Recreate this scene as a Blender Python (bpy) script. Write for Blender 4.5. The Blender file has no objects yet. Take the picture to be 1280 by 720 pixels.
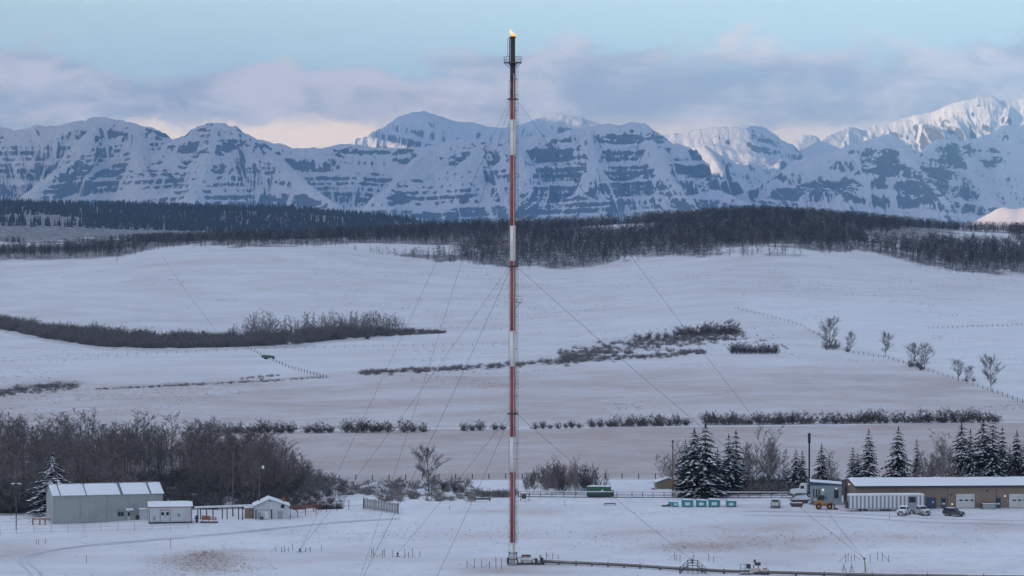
import bpy, math, random
import numpy as np
from mathutils import Vector, Matrix

S = bpy.context.scene
COL = S.collection
random.seed(7)
rng = np.random.default_rng(7)
R = math.radians

# ------------------------------------------------------------------ camera, sky, sun, exposure
FPX, CX, CY, ZC = 3900.0, 640.0, 300.0, 62.6          # focal length in photo pixels, principal point, eye height
cam_d = bpy.data.cameras.new('camera')
cam = bpy.data.objects.new('camera', cam_d); COL.objects.link(cam)
cam.location = (0, 0, ZC); cam.rotation_euler = (R(90), 0, 0)
cam_d.sensor_width = 36; cam_d.lens = FPX / 1280 * 36
cam_d.shift_y = -(360 - CY) / 1280
cam_d.clip_start = 1; cam_d.clip_end = 200000
S.camera = cam

SUN_EL = R(12.0)
SUN_H = Vector((-0.95, -0.312)).normalized()           # horizontal direction towards the sun (left, slightly behind the camera)
SUN_DIR = Vector((SUN_H.x * math.cos(SUN_EL), SUN_H.y * math.cos(SUN_EL), math.sin(SUN_EL)))
sun_d = bpy.data.lights.new('sun', 'SUN'); sun_d.energy = 5.0; sun_d.angle = R(0.5); sun_d.color = (1.0, 0.69, 0.39)
sun = bpy.data.objects.new('sun', sun_d); COL.objects.link(sun)
sun.rotation_euler = SUN_DIR.to_track_quat('Z', 'Y').to_euler()

W = bpy.data.worlds.new('World'); S.world = W; W.use_nodes = True
S.view_settings.view_transform = 'Standard'; S.view_settings.look = 'None'
S.view_settings.gamma = 1.0; S.view_settings.use_curve_mapping = False
S.view_settings.exposure = 0.76

class NT:
    """small helper round a node tree"""
    def __init__(s, tree): s.t = tree; s.n = tree.nodes; s.l = tree.links
    def new(s, typ, **kw):
        n = s.n.new(typ)
        for k, v in kw.items(): setattr(n, k, v)
        return n
    def put(s, sock, v):
        if hasattr(v, 'links') or isinstance(v, bpy.types.NodeSocket): s.l.new(v, sock)
        elif v is not None: sock.default_value = v
    def math(s, op, a, b=None, c=None, clamp=False):
        n = s.new('ShaderNodeMath', operation=op); n.use_clamp = clamp
        s.put(n.inputs[0], a); s.put(n.inputs[1], b); s.put(n.inputs[2], c)
        return n.outputs[0]
    def step(s, v, lo, hi, a=0.0, b=1.0):
        n = s.new('ShaderNodeMapRange', interpolation_type='SMOOTHSTEP')
        s.put(n.inputs[0], v); s.put(n.inputs[1], lo); s.put(n.inputs[2], hi); s.put(n.inputs[3], a); s.put(n.inputs[4], b)
        return n.outputs[0]
    def mix(s, f, a, b):
        n = s.new('ShaderNodeMix', data_type='RGBA')
        s.put(n.inputs[0], f)
        for k, v in ((6, a), (7, b)):
            if isinstance(v, (tuple, list)): v = tuple(v) + (1,) * (4 - len(v))
            s.put(n.inputs[k], v)
        return n.outputs[2]
    def noise(s, vec, scale, detail=4, rough=0.55, dist=0.0):
        n = s.new('ShaderNodeTexNoise'); s.put(n.inputs['Vector'], vec)
        n.inputs['Scale'].default_value = scale; n.inputs['Detail'].default_value = detail
        n.inputs['Roughness'].default_value = rough; n.inputs['Distortion'].default_value = dist
        return n.outputs[0]
    def vmul(s, vec, k, add=(0, 0, 0)):
        n = s.new('ShaderNodeVectorMath', operation='MULTIPLY_ADD')
        s.put(n.inputs[0], vec); n.inputs[1].default_value = k; n.inputs[2].default_value = add
        return n.outputs[0]

def build_world():
    w = NT(W.node_tree); w.n.clear()
    out = w.new('ShaderNodeOutputWorld'); bg = w.new('ShaderNodeBackground')
    sky = w.new('ShaderNodeTexSky', sky_type='NISHITA')
    sky.sun_disc = False; sky.sun_elevation = SUN_EL
    sky.sun_rotation = math.atan2(SUN_H.x, SUN_H.y)
    sky.altitude = 1200; sky.air_density = 1.0; sky.dust_density = 0.25; sky.ozone_density = 2.0
    tc = w.new('ShaderNodeTexCoord'); d = tc.outputs['Generated']
    sep = w.new('ShaderNodeSeparateXYZ'); w.put(sep.inputs[0], d)
    v = sep.outputs[2]
    # low cloud bank all round the horizon, ragged upper edge
    big = w.noise(w.vmul(d, (1, 1, 3.0), (3.1, 0.4, 1.7)), 9.0, 3, 0.5)
    puff = w.noise(w.vmul(d, (1, 1, 2.2), (1.3, 2.2, 0.6)), 40.0, 8, 0.62, 0.4)
    edge = w.math('ADD', w.math('MULTIPLY_ADD', big, 0.046, 0.0385), w.math('MULTIPLY_ADD', puff, 0.034, -0.017))
    low = w.step(w.math('SUBTRACT', edge, v), -0.0020, 0.0052)
    # thin streaks above it, and broken cloud higher up
    streak = w.noise(w.vmul(d, (1, 1, 9.0), (0.7, 5.2, 2.0)), 14.0, 5, 0.55)
    thin = w.math('MULTIPLY', w.step(streak, 0.58, 0.72), w.step(v, 0.10, 0.055, 0.0, 0.62))
    high_n = w.noise(w.vmul(d, (1, 1, 1.6)), 3.2, 6, 0.6)
    high = w.math('MULTIPLY', w.step(high_n, 0.40, 0.58), w.step(v, 0.10, 0.28, 0.0, 0.88))
    cover = w.math('MAXIMUM', w.math('MAXIMUM', low, thin), high)
    # colour of the clouds: mauve grey, paler and warmer where the light gets at them
    tone = w.math('ADD', w.math('MULTIPLY', w.noise(w.vmul(d, (1, 1, 3.2), (8.2, 1.1, 4.0)), 15.0, 8, 0.66, 0.5), 0.56), w.math('MULTIPLY', puff, 0.44))
    ccol = w.mix(w.step(tone, 0.40, 0.60), (0.43, 0.45, 0.505), (0.82, 0.725, 0.70))
    # higher cloud is thinner; it is brightest on the sun's side of the sky
    dt = w.new('ShaderNodeVectorMath', operation='DOT_PRODUCT'); w.put(dt.inputs[0], d); dt.inputs[1].default_value = tuple(SUN_DIR)
    side = w.math('MULTIPLY_ADD', w.math('POWER', w.math('MAXIMUM', w.math('MULTIPLY_ADD', dt.outputs['Value'], 0.5, 0.5), 0.0), 2.0), 1.5, 0.42)
    hc = w.new('ShaderNodeVectorMath', operation='SCALE'); w.put(hc.inputs[0], w.mix(tone, (0.475, 0.505, 0.605), (0.71, 0.72, 0.80))); w.put(hc.inputs['Scale'], side)
    ccol = w.mix(w.step(v, 0.09, 0.25), ccol, hc.outputs[0])
    glow_n = w.noise(w.vmul(d, (1, 1, 4.2), (2.4, 7.7, 0.3)), 17.0, 5, 0.55, 0.3)
    glow = w.math('MULTIPLY', w.step(glow_n, 0.42, 0.56), w.step(v, 0.042, 0.031))
    az = w.math('DIVIDE', sep.outputs[0], w.math('MAXIMUM', sep.outputs[1], 0.05))
    gap = w.math('MULTIPLY', w.step(w.math('ABSOLUTE', w.math('ADD', az, 0.078)), 0.062, 0.030), w.step(w.math('ADD', v, w.math('MULTIPLY_ADD', puff, 0.024, -0.012)), 0.0395, 0.0345))
    glow = w.math('MAXIMUM', w.math('MULTIPLY', glow, 0.7), gap)
    ccol = w.mix(glow, ccol, (1.34, 1.0, 0.72))
    # clear sky from the sky texture, held to the cold teal of a winter morning near the horizon
    clear = w.new('ShaderNodeVectorMath', operation='MULTIPLY'); w.put(clear.inputs[0], sky.outputs[0]); clear.inputs[1].default_value = (0.083, 0.10, 0.112)
    teal = w.mix(w.step(v, 0.35, 0.03, 0.0, 0.85), clear.outputs[0], (0.63, 0.785, 0.79))
    w.put(bg.inputs['Color'], w.mix(cover, teal, ccol))
    bg.inputs['Strength'].default_value = 1.0
    w.l.new(bg.outputs[0], out.inputs[0])
build_world()

# ------------------------------------------------------------------ object helpers
def link(o, parent=None):
    COL.objects.link(o)
    if parent is not None: o.parent = parent
    return o

def tag(o, label=None, cat=None, group=None, kind=None):
    if label: o['label'] = label
    if cat: o['category'] = cat
    if group: o['group'] = group
    if kind: o['kind'] = kind
    return o

def thing(name, label, cat, loc=(0, 0, 0), rz=0.0, group=None):
    o = bpy.data.objects.new(name, None); link(o)
    o.location = loc; o.rotation_euler = (0, 0, rz); o.empty_display_size = 0.5
    return tag(o, label, cat, group)

def copy_tree(o, parent=None):
    c = o.copy(); COL.objects.link(c)
    if parent is not None: c.parent = parent
    for ch in list(o.children): copy_tree(ch, c)
    return c

class MB:
    """collects faces, builds ONE mesh object"""
    def __init__(s): s.v = []; s.f = []
    def add(s, vs, fs):
        b = len(s.v); s.v += [tuple(p) for p in vs]; s.f += [tuple(i + b for i in f) for f in fs]; return s
    def box(s, c, size, rz=0.0):
        x, y, z = (k / 2 for k in size); ca, sa = math.cos(rz), math.sin(rz)
        vs = []
        for dz in (-z, z):
            for dx, dy in ((-x, -y), (x, -y), (x, y), (-x, y)):
                vs.append((c[0] + dx * ca - dy * sa, c[1] + dx * sa + dy * ca, c[2] + dz))
        return s.add(vs, [(3, 2, 1, 0), (4, 5, 6, 7), (0, 1, 5, 4), (1, 2, 6, 5), (2, 3, 7, 6), (3, 0, 4, 7)])
    def span(s, lo, hi):
        return s.box([(a + b) / 2 for a, b in zip(lo, hi)], [b - a for a, b in zip(lo, hi)])
    def tube(s, p, q, r0, r1=None, n=6):
        r1 = r0 if r1 is None else r1
        p, q = Vector(p), Vector(q); d = q - p
        if d.length < 1e-6: return s
        d.normalize(); u = d.orthogonal().normalized(); w = d.cross(u)
        vs = []
        for c, r in ((p, r0), (q, r1)):
            for k in range(n):
                a = 2 * math.pi * k / n
                vs.append(c + u * (r * math.cos(a)) + w * (r * math.sin(a)))
        fs = [(k, (k + 1) % n, n + (k + 1) % n, n + k) for k in range(n)]
        fs += [tuple(range(n - 1, -1, -1)), tuple(range(n, 2 * n))]
        return s.add(vs, fs)
    def path(s, pts, r, n=5):
        for a, b in zip(pts, pts[1:]): s.tube(a, b, r, r, n)
        return s
    def prism(s, pts, lo, hi, axis='y'):
        """outline in (x,z) run along y, (y,z) along x, or (x,y) along z"""
        def P(a, b, t): return {'y': (a, t, b), 'x': (t, a, b), 'z': (a, b, t)}[axis]
        n = len(pts)
        vs = [P(a, b, lo) for a, b in pts] + [P(a, b, hi) for a, b in pts]
        fs = [(k, (k + 1) % n, n + (k + 1) % n, n + k) for k in range(n)] + [tuple(range(n - 1, -1, -1)), tuple(range(n, 2 * n))]
        return s.add(vs, fs)
    def build(s, name, mat, parent=None, label=None, smooth=False, loc=None):
        me = bpy.data.meshes.new(name); me.from_pydata(s.v, [], s.f); me.validate()
        import bmesh
        bm = bmesh.new(); bm.from_mesh(me); bmesh.ops.recalc_face_normals(bm, faces=bm.faces); bm.to_mesh(me); bm.free()
        me.materials.append(mat)
        if smooth: me.polygons.foreach_set('use_smooth', [True] * len(me.polygons))
        o = bpy.data.objects.new(name, me); link(o, parent)
        if loc: o.location = loc
        if label: o['label'] = label
        return o

def np_mesh(name, V, F, mat, smooth=False):
    """mesh from arrays: V (n,3), F (m,3) or (m,4)"""
    V = np.asarray(V, np.float32); F = np.asarray(F, np.int32); k = F.shape[1]
    me = bpy.data.meshes.new(name)
    me.vertices.add(len(V)); me.vertices.foreach_set('co', V.ravel())
    me.loops.add(F.size); me.loops.foreach_set('vertex_index', F.ravel())
    me.polygons.add(len(F)); me.polygons.foreach_set('loop_start', np.arange(0, F.size, k, dtype=np.int32))
    me.update(calc_edges=True)
    if smooth: me.polygons.foreach_set('use_smooth', np.ones(len(F), bool))
    me.materials.append(mat)
    return me

# ------------------------------------------------------------------ noise on arrays
def _hash(ix, iy, seed):
    h = (ix * 374761393 + iy * 668265263 + seed * 1442695041) & 0xffffffff
    h = ((h ^ (h >> 13)) * 1274126177) & 0xffffffff
    return ((h ^ (h >> 16)) & 0xffff) / 65535.0
def vnoise(x, y, seed=0):
    x = np.asarray(x, float); y = np.asarray(y, float)
    ix = np.floor(x).astype(np.int64); iy = np.floor(y).astype(np.int64)
    fx = x - ix; fy = y - iy
    fx = fx * fx * fx * (fx * (fx * 6 - 15) + 10); fy = fy * fy * fy * (fy * (fy * 6 - 15) + 10)
    a = _hash(ix, iy, seed); b = _hash(ix + 1, iy, seed); c = _hash(ix, iy + 1, seed); d = _hash(ix + 1, iy + 1, seed)
    return (a + (b - a) * fx) * (1 - fy) + (c + (d - c) * fx) * fy
def fbm(x, y, octs=4, seed=0, gain=0.5):
    t, amp, tot = 0.0, 1.0, 0.0
    for k in range(octs):
        t = t + amp * vnoise(x * 2 ** k + 17.3 * k, y * 2 ** k - 9.1 * k, seed + k); tot += amp; amp *= gain
    return t / tot
def ridged(x, y, octs=4, seed=0, gain=0.5):
    t, amp, tot = 0.0, 1.0, 0.0
    for k in range(octs):
        t = t + amp * (1 - np.abs(2 * vnoise(x * 2 ** k + 5.7 * k, y * 2 ** k + 3.3 * k, seed + k) - 1)); tot += amp; amp *= gain
    return t / tot
def sstep(a, b, x):
    t = np.clip((x - a) / (b - a), 0, 1); return t * t * (3 - 2 * t)

# ------------------------------------------------------------------ the lie of the land: eye-level angles of the slope measured along five bearings
T_COL = np.array([0., 320., 640., 960., 1280.])
T_TAB = [  # distance, then the depression (photo rows) on each bearing
 (20,   900, 900, 900, 900, 900), (100, 1000, 1000, 1000, 1000, 1000), (200, 1000, 1000, 1000, 1000, 1000), (300, 950, 950, 950, 950, 950),
 (400,  860, 862, 865, 862, 860), (520, 750, 755, 760, 755, 750), (600, 703, 705, 707, 705, 700),
 (690,  652, 645, 638, 637, 637), (760, 622, 606, 601, 601, 601), (1000, 546, 541, 538, 535, 531), (1250, 498, 492, 482, 478, 484),
 (1500, 462, 457, 450, 442, 446), (1800, 434, 434, 425, 405, 412), (2200, 395, 396, 388, 375, 380), (2800, 332, 317, 341, 324, 346),
 (3300, 314, 304, 306, 294, 318), (3900, 303, 300, 288, 273, 291), (4800, 310, 308, 303, 288, 303), (6000, 285, 290, 300, 300, 300),
 (8000, 259, 266, 288, 296, 296), (10000, 268, 272, 292, 298, 298), (15000, 284, 287, 290, 291, 291), (34000, 287, 287, 287, 287, 287)]
_LD = np.log([r[0] for r in T_TAB]); _TR = np.array([r[1:] for r in T_TAB], float)
def _cr(p0, p1, p2, p3, t):
    m1 = (p2 - p0) * 0.5; m2 = (p3 - p1) * 0.5
    return (2*t**3 - 3*t**2 + 1) * p1 + (t**3 - 2*t**2 + t) * m1 + (-2*t**3 + 3*t**2) * p2 + (t**3 - t**2) * m2
PADS = [(-86.0, 676.0, 15.0, 8.0, ZC - (655.2 - CY) / FPX * 668), (-70.0, 667.0, 8.0, 4.0, ZC - (653.6 - CY) / FPX * 664), (105.0, 702.0, 34.0, 12.0, ZC - (636.3 - CY) / FPX * 692)]
def ground(x, y):
    """height of the terrain at world x, y (arrays or numbers)"""
    x = np.asarray(x, float); y = np.maximum(np.asarray(y, float), 20.0)
    c = np.clip((x / y * FPX + CX) / 320.0, 0, 3.9999)
    ld = np.clip(np.log(y), _LD[0], _LD[-1] - 1e-6)
    i = np.clip(np.searchsorted(_LD, ld, side='right') - 1, 0, len(_LD) - 2)
    t = (ld - _LD[i]) / (_LD[i + 1] - _LD[i])
    j = np.floor(c).astype(int); u = c - j; u = u * u * (3 - 2 * u)
    n = len(_LD)
    def col(jj):
        im, i2 = np.maximum(i - 1, 0), np.minimum(i + 2, n - 1)
        # finite differences that respect the uneven spacing
        h = _LD[i + 1] - _LD[i]
        p1, p2 = _TR[i, jj], _TR[i + 1, jj]
        s1 = np.where(i > 0, (p2 - _TR[im, jj]) / np.maximum(_LD[i + 1] - _LD[im], 1e-6), (p2 - p1) / h)
        s2 = np.where(i < n - 2, (_TR[i2, jj] - p1) / np.maximum(_LD[i2] - _LD[i], 1e-6), (p2 - p1) / h)
        return (2*t**3 - 3*t**2 + 1) * p1 + (t**3 - 2*t**2 + t) * h * s1 + (-2*t**3 + 3*t**2) * p2 + (t**3 - t**2) * h * s2
    row = col(j) * (1 - u) + col(np.minimum(j + 1, 4)) * u
    z = ZC - (row - CY) / FPX * y
    # folds, hummocks and drifts
    amp = np.clip((y - 1000) / 1500, 0, 1)
    z = z + amp * 7.0 * (fbm(x / 260, y / 420, 3, 21) - 0.5) + 0.5 * (fbm(x / 38, y / 60, 3, 5) - 0.5) * np.clip(y / 900, 0.4, 2.5)
    z = z + np.clip((y - 4500) / 4000, 0, 1) * 60 * (fbm(x / 900, y / 1600, 3, 31) - 0.5)
    for (ax, ay, rx, ry, az) in PADS:      # levelled ground under the buildings
        e = np.maximum(np.abs(x - ax) - rx, 0) ** 2 + np.maximum(np.abs(y - ay) - ry, 0) ** 2
        k = sstep(14, 0, np.sqrt(e)); z = z * (1 - k) + az * k
    z = z + np.where(y > 10000, 165 * np.exp(-np.clip(np.abs((x - 2860) / 560), 0, 3) ** 6 - np.clip(np.abs((y - 15400) / 600), 0, 4) ** 2) * (0.62 + 0.5 * ridged(x / 170, y / 260, 4, 77)), 0)
    return z
def gz(x, y): return float(ground(x, y))
def G(px, D):
    x = (px - CX) / FPX * D; return Vector((x, D, gz(x, D)))
_DS = np.exp(np.linspace(math.log(420), math.log(4300), 900))
def GR(px, row):
    """the point of the terrain that lies on bearing px at depression row (nearest one)"""
    x = (px - CX) / FPX * _DS; rr = CY - (ground(x, _DS) - ZC) / _DS * FPX
    k = np.argmax(rr <= row)
    if k == 0: return G(px, float(_DS[0] if rr[0] <= row else _DS[-1]))
    a = (rr[k - 1] - row) / max(rr[k - 1] - rr[k], 1e-9)
    return G(px, float(_DS[k - 1] * (1 - a) + _DS[k] * a))
def AT(px, row, D): return Vector(((px - CX) / FPX * D, D, ZC - (row - CY) / FPX * D))
def pxm(D): return FPX / D

# ------------------------------------------------------------------ materials
def mat_simple(name, base, rough=0.7, var=0.12, scale=2.0, metal=0.0, bump=0.0, dirt=None, dirt_amt=0.3, rnd=0.0, coords='Object'):
    m = bpy.data.materials.new(name); m.use_nodes = True; t = NT(m.node_tree)
    b = t.n['Principled BSDF']
    tc = t.new('ShaderNodeTexCoord'); v = tc.outputs[coords]
    n = t.noise(v, scale, 5, 0.6)
    lo = tuple(max(0, c * (1 - var)) for c in base); hi = tuple(min(1, c * (1 + var)) for c in base)
    c = t.mix(n, lo, hi)
    if dirt:
        n2 = t.noise(v, scale * 0.31, 6, 0.65)
        c = t.mix(t.step(n2, 0.48, 0.7, 0.0, dirt_amt), c, dirt)
    if rnd:
        oi = t.new('ShaderNodeObjectInfo')
        hs = t.new('ShaderNodeHueSaturation'); t.put(hs.inputs['Color'], c)
        t.put(hs.inputs['Value'], t.math('MULTIPLY_ADD', oi.outputs['Random'], 2 * rnd, 1 - rnd)); c = hs.outputs[0]
    t.put(b.inputs['Base Color'], c); b.inputs['Roughness'].default_value = rough; b.inputs['Metallic'].default_value = metal
    if bump:
        bp = t.new('ShaderNodeBump'); bp.inputs['Strength'].default_value = bump; bp.inputs['Distance'].default_value = 0.05
        t.put(bp.inputs['Height'], t.noise(v, scale * 4, 4)); t.put(b.inputs['Normal'], bp.outputs[0])
    return m

SNOW = (0.80, 0.81, 0.84)
def mat_ground():
    m = bpy.data.materials.new('snowy_ground'); m.use_nodes = True; t = NT(m.node_tree); b = t.n['Principled BSDF']
    g = t.new('ShaderNodeNewGeometry'); P = g.outputs['Position']
    at = t.new('ShaderNodeAttribute', attribute_name='stubble'); st = at.outputs['Fac']
    ab = t.new('ShaderNodeAttribute', attribute_name='brush'); br = ab.outputs['Fac']
    coarse = t.noise(t.vmul(P, (0.8, 0.8, 1.0)), 0.020, 6, 0.6, 0.4)
    mid = t.noise(t.vmul(P, (0.9, 0.8, 1.0)), 0.09, 5, 0.62)
    fine = t.noise(t.vmul(P, (0.9, 0.9, 1.0)), 0.6, 4, 0.65)
    n = t.math('ADD', t.math('ADD', t.math('MULTIPLY', coarse, 0.34), t.math('MULTIPLY', mid, 0.33)), t.math('MULTIPLY', fine, 0.33))
    thr = t.math('MULTIPLY_ADD', st, -0.30, 0.68)
    cov = t.step(t.math('SUBTRACT', n, thr), -0.13, 0.22)
    cov = t.math('MULTIPLY', cov, t.math('MULTIPLY_ADD', st, 0.20, 0.62))
    grass = t.mix(fine, (0.33, 0.225, 0.19), (0.46, 0.335, 0.285))
    snow = t.mix(t.step(t.math('ADD', t.math('MULTIPLY', mid, .5), t.math('MULTIPLY', fine, .5)), 0.34, 0.62), (0.66, 0.665, 0.70), (0.84, 0.845, 0.865))
    c = t.mix(cov, snow, grass)
    c = t.mix(t.math('MULTIPLY', br, t.step(t.math('ADD', t.math('MULTIPLY', mid, 0.5), t.math('MULTIPLY', fine, 0.5)), 0.33, 0.56)), c, (0.085, 0.075, 0.07))
    t.put(b.inputs['Base Color'], c); b.inputs['Roughness'].default_value = 0.75; b.inputs['Specular IOR Level'].default_value = 0.25
    bp = t.new('ShaderNodeBump'); bp.inputs['Strength'].default_value = 0.55; bp.inputs['Distance'].default_value = 0.6
    t.put(bp.inputs['Height'], t.math('ADD', t.math('MULTIPLY', mid, 1.0), t.math('MULTIPLY', fine, 0.35))); t.put(b.inputs['Normal'], bp.outputs[0])
    return m
def mat_mountain(name, rock_bias=0.0, snow=(0.80, 0.81, 0.84), forest_top=520.0):
    m = bpy.data.materials.new(name); m.use_nodes = True; t = NT(m.node_tree); b = t.n['Principled BSDF']
    g = t.new('ShaderNodeNewGeometry'); P = g.outputs['Position']
    sp = t.new('ShaderNodeSeparateXYZ'); t.put(sp.inputs[0], P)
    sn = t.new('ShaderNodeSeparateXYZ'); t.put(sn.inputs[0], g.outputs['Normal'])
    a = t.new('ShaderNodeAttribute', attribute_name='rock'); rk = a.outputs['Fac']
    n1 = t.noise(P, 0.0035, 7, 0.62, 0.5)
    n2 = t.noise(t.vmul(P, (1, 0.25, 1)), 0.016, 5, 0.62)
    strata = t.noise(t.vmul(P, (0.10, 0.03, 1.0)), 0.011, 5, 0.62)
    slope = t.step(sn.outputs[2], 0.86, 0.50)
    f = t.math('ADD', t.math('MULTIPLY', slope, 0.0), t.math('MULTIPLY_ADD', n1, 0.16, -0.08))
    f = t.math('ADD', f, t.math('MULTIPLY_ADD', strata, 0.40, -0.20))
    f = t.math('ADD', f, t.math('MULTIPLY_ADD', n2, 0.50, -0.25))
    n3 = t.noise(t.vmul(P, (1, 0.2, 0.6)), 0.042, 4, 0.7)
    f = t.math('ADD', f, t.math('MULTIPLY_ADD', n3, 0.60, -0.30))
    f = t.math('ADD', f, t.math('ADD', rk, rock_bias))
    rockm = t.step(f, 0.32, 0.56)
    rock = t.mix(n2, (0.095, 0.098, 0.105), (0.19, 0.185, 0.18))
    c = t.mix(rockm, snow, rock)
    t.put(b.inputs['Base Color'], c); b.inputs['Roughness'].default_value = 0.85; b.inputs['Specular IOR Level'].default_value = 0.1
    bp = t.new('ShaderNodeBump'); bp.inputs['Strength'].default_value = 0.8; bp.inputs['Distance'].default_value = 30.0
    t.put(bp.inputs['Height'], t.math('ADD', n2, t.math('MULTIPLY', strata, 0.7))); t.put(b.inputs['Normal'], bp.outputs[0])
    return m

# ------------------------------------------------------------------ ground sheet
def along(poly, px):
    xs, ys = zip(*poly); return np.interp(px, xs, ys)
WOOD_EDGE = [(-200, 329), (0, 329), (150, 326), (185, 314), (230, 309), (420, 308), (470, 316), (560, 328), (640, 337), (740, 335), (790, 323), (860, 321), (1000, 319), (1070, 316), (1120, 324), (1180, 340), (1280, 344), (1500, 346)]
DRAW_LOW = [(0, 411), (60, 424), (130, 434), (200, 436), (300, 434), (370, 431), (420, 425), (480, 421), (557, 417)]
DRAW_TOP = [(0, 398), (60, 408), (130, 415), (200, 422), (300, 421), (370, 417), (420, 414), (480, 413), (557, 415)]
def build_ground():
    d = [20, 40, 70, 100, 140, 200, 260, 320, 380, 430]
    k = 470.0
    while k < 2200: d.append(k); k *= 1.0042
    while k < 6000: d.append(k); k *= 1.009
    while k < 26500: d.append(k); k *= 1.02
    d = np.array(d)
    u = np.concatenate([np.linspace(-0.9, -0.22, 24), np.linspace(-0.19, 0.19, 360), np.linspace(0.22, 0.9, 24)])
    U, D = np.meshgrid(u, d); X = U * D; Y = D; Z = ground(X, Y)
    V = np.stack([X, Y, Z], -1).reshape(-1, 3); nr, nc = X.shape
    i = np.arange(nr * nc).reshape(nr, nc)
    F = np.stack([i[:-1, :-1], i[:-1, 1:], i[1:, 1:], i[1:, :-1]], -1).reshape(-1, 4)
    me = np_mesh('ground', V, F, mat_ground(), True)
    px = X / Y * FPX + CX; row = CY - (Z - ZC) / Y * FPX
    w = 0.10 * (fbm(X / 70, Y / 110, 3, 3) - 0.5)
    st = np.full(X.shape, 0.10)
    st = np.where(Y < 700, 0.32 + 1.1 * np.clip(fbm(X / 26, Y / 16, 4, 41) - 0.47, -0.12, 0.4), st)
    st = np.where((Y > 762) & (Y < 1010), 0.98, st)
    st = np.where((Y > 1016) & (Y < 1600), 0.84 - 0.36 * sstep(1250, 1500, Y), st)
    st = np.where((Y >= 1600), 0.48, st)
    st = np.where((Y >= 2000), 0.52, st)
    east = sstep(0, 12, px - np.interp(row, [385, 430, 505], [925, 1060, 1285])) * (Y > 1080) * sstep(360, 392, row)
    st = np.where(Y > 1080, st * (1 - 0.55 * east), st)
    # dry grass patches near the flare
    for (cx, cy, rx, ry, a) in ((250, 704, 62, 16, 0.55), (1000, 672, 330, 9, 0.45), (1060, 655, 260, 8, 0.28), (520, 655, 200, 5, 0.2), (870, 683, 90, 8, 0.4), (600, 668, 200, 6, 0.25), (30, 690, 40, 12, 0.15)):
        e = ((px - cx) / rx) ** 2 + ((row - cy) / ry) ** 2
        st = st + a * np.exp(-e) * (Y < 720)
    st = np.clip(st + w, 0, 1.2)
    a = me.attributes.new('stubble', 'FLOAT', 'POINT'); a.data.foreach_set('value', st.ravel().astype(np.float32))
    br = np.zeros(X.shape)
    wn = fbm(X / 120, Y / 200, 3, 60)
    br = np.maximum(br, (Y > 2400) * (Y < 5600) * sstep(0.5, -2.5, row - np.interp(px, *zip(*WOOD_EDGE)) + 12 * (fbm(X / 22, Y / 60, 3, 61) - 0.5) + 1) * sstep(0.35, 0.44, wn) * 0.95)
    br = np.maximum(br, (px < 560) * (Y > 1300) * (Y < 2300) * sstep(-4, 0, np.interp(px, *zip(*DRAW_LOW)) - row + 1) * sstep(-3, 1, row - np.interp(px, *zip(*DRAW_TOP))) * 0.40 * sstep(545, 440, px))
    br = np.maximum(br, ((Y > 5500) & (Y < 11000)) * 0.97 * sstep(760, 560, px))
    br = np.maximum(br, 0.55 * (Y >= 11000) * (Y < 13500))
    # dark scrub lines on the slope
    for line, wd, amt in ((((0, 489), (60, 482), (100, 480)), 5, 0.75), (((120, 486), (250, 480), (400, 471), (420, 471)), 1.6, 0.7), (((450, 466), (560, 461), (650, 455), (760, 448), (850, 443)), 3.2, 0.45), (((690, 446), (800, 428), (920, 412)), 10, 0.25), (((300, 474), (345, 469)), 2, .5)):
        xs, ys = zip(*line); inside = sstep(xs[0] - 25, xs[0] + 25, px) * sstep(xs[-1] + 25, xs[-1] - 25, px) * ((Y > 1050) & (Y < 2400)) * sstep(0.25, 0.6, fbm(X / 30, Y / 60, 3, 51))
        br = np.maximum(br, inside * amt * np.exp(-((row - np.interp(px, xs, ys)) / wd) ** 2))
    br = np.maximum(br, (Y < 920) * (Y > 705) * 0.85 * sstep(430, 330, px + 0.55 * (Y - 760)))
    a = me.attributes.new('brush', 'FLOAT', 'POINT'); a.data.foreach_set('value', br.ravel().astype(np.float32))
    o = bpy.data.objects.new('ground', me); link(o)
    return tag(o, 'rolling snow covered pasture with dry grass showing through', kind='structure')
build_ground()

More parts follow.
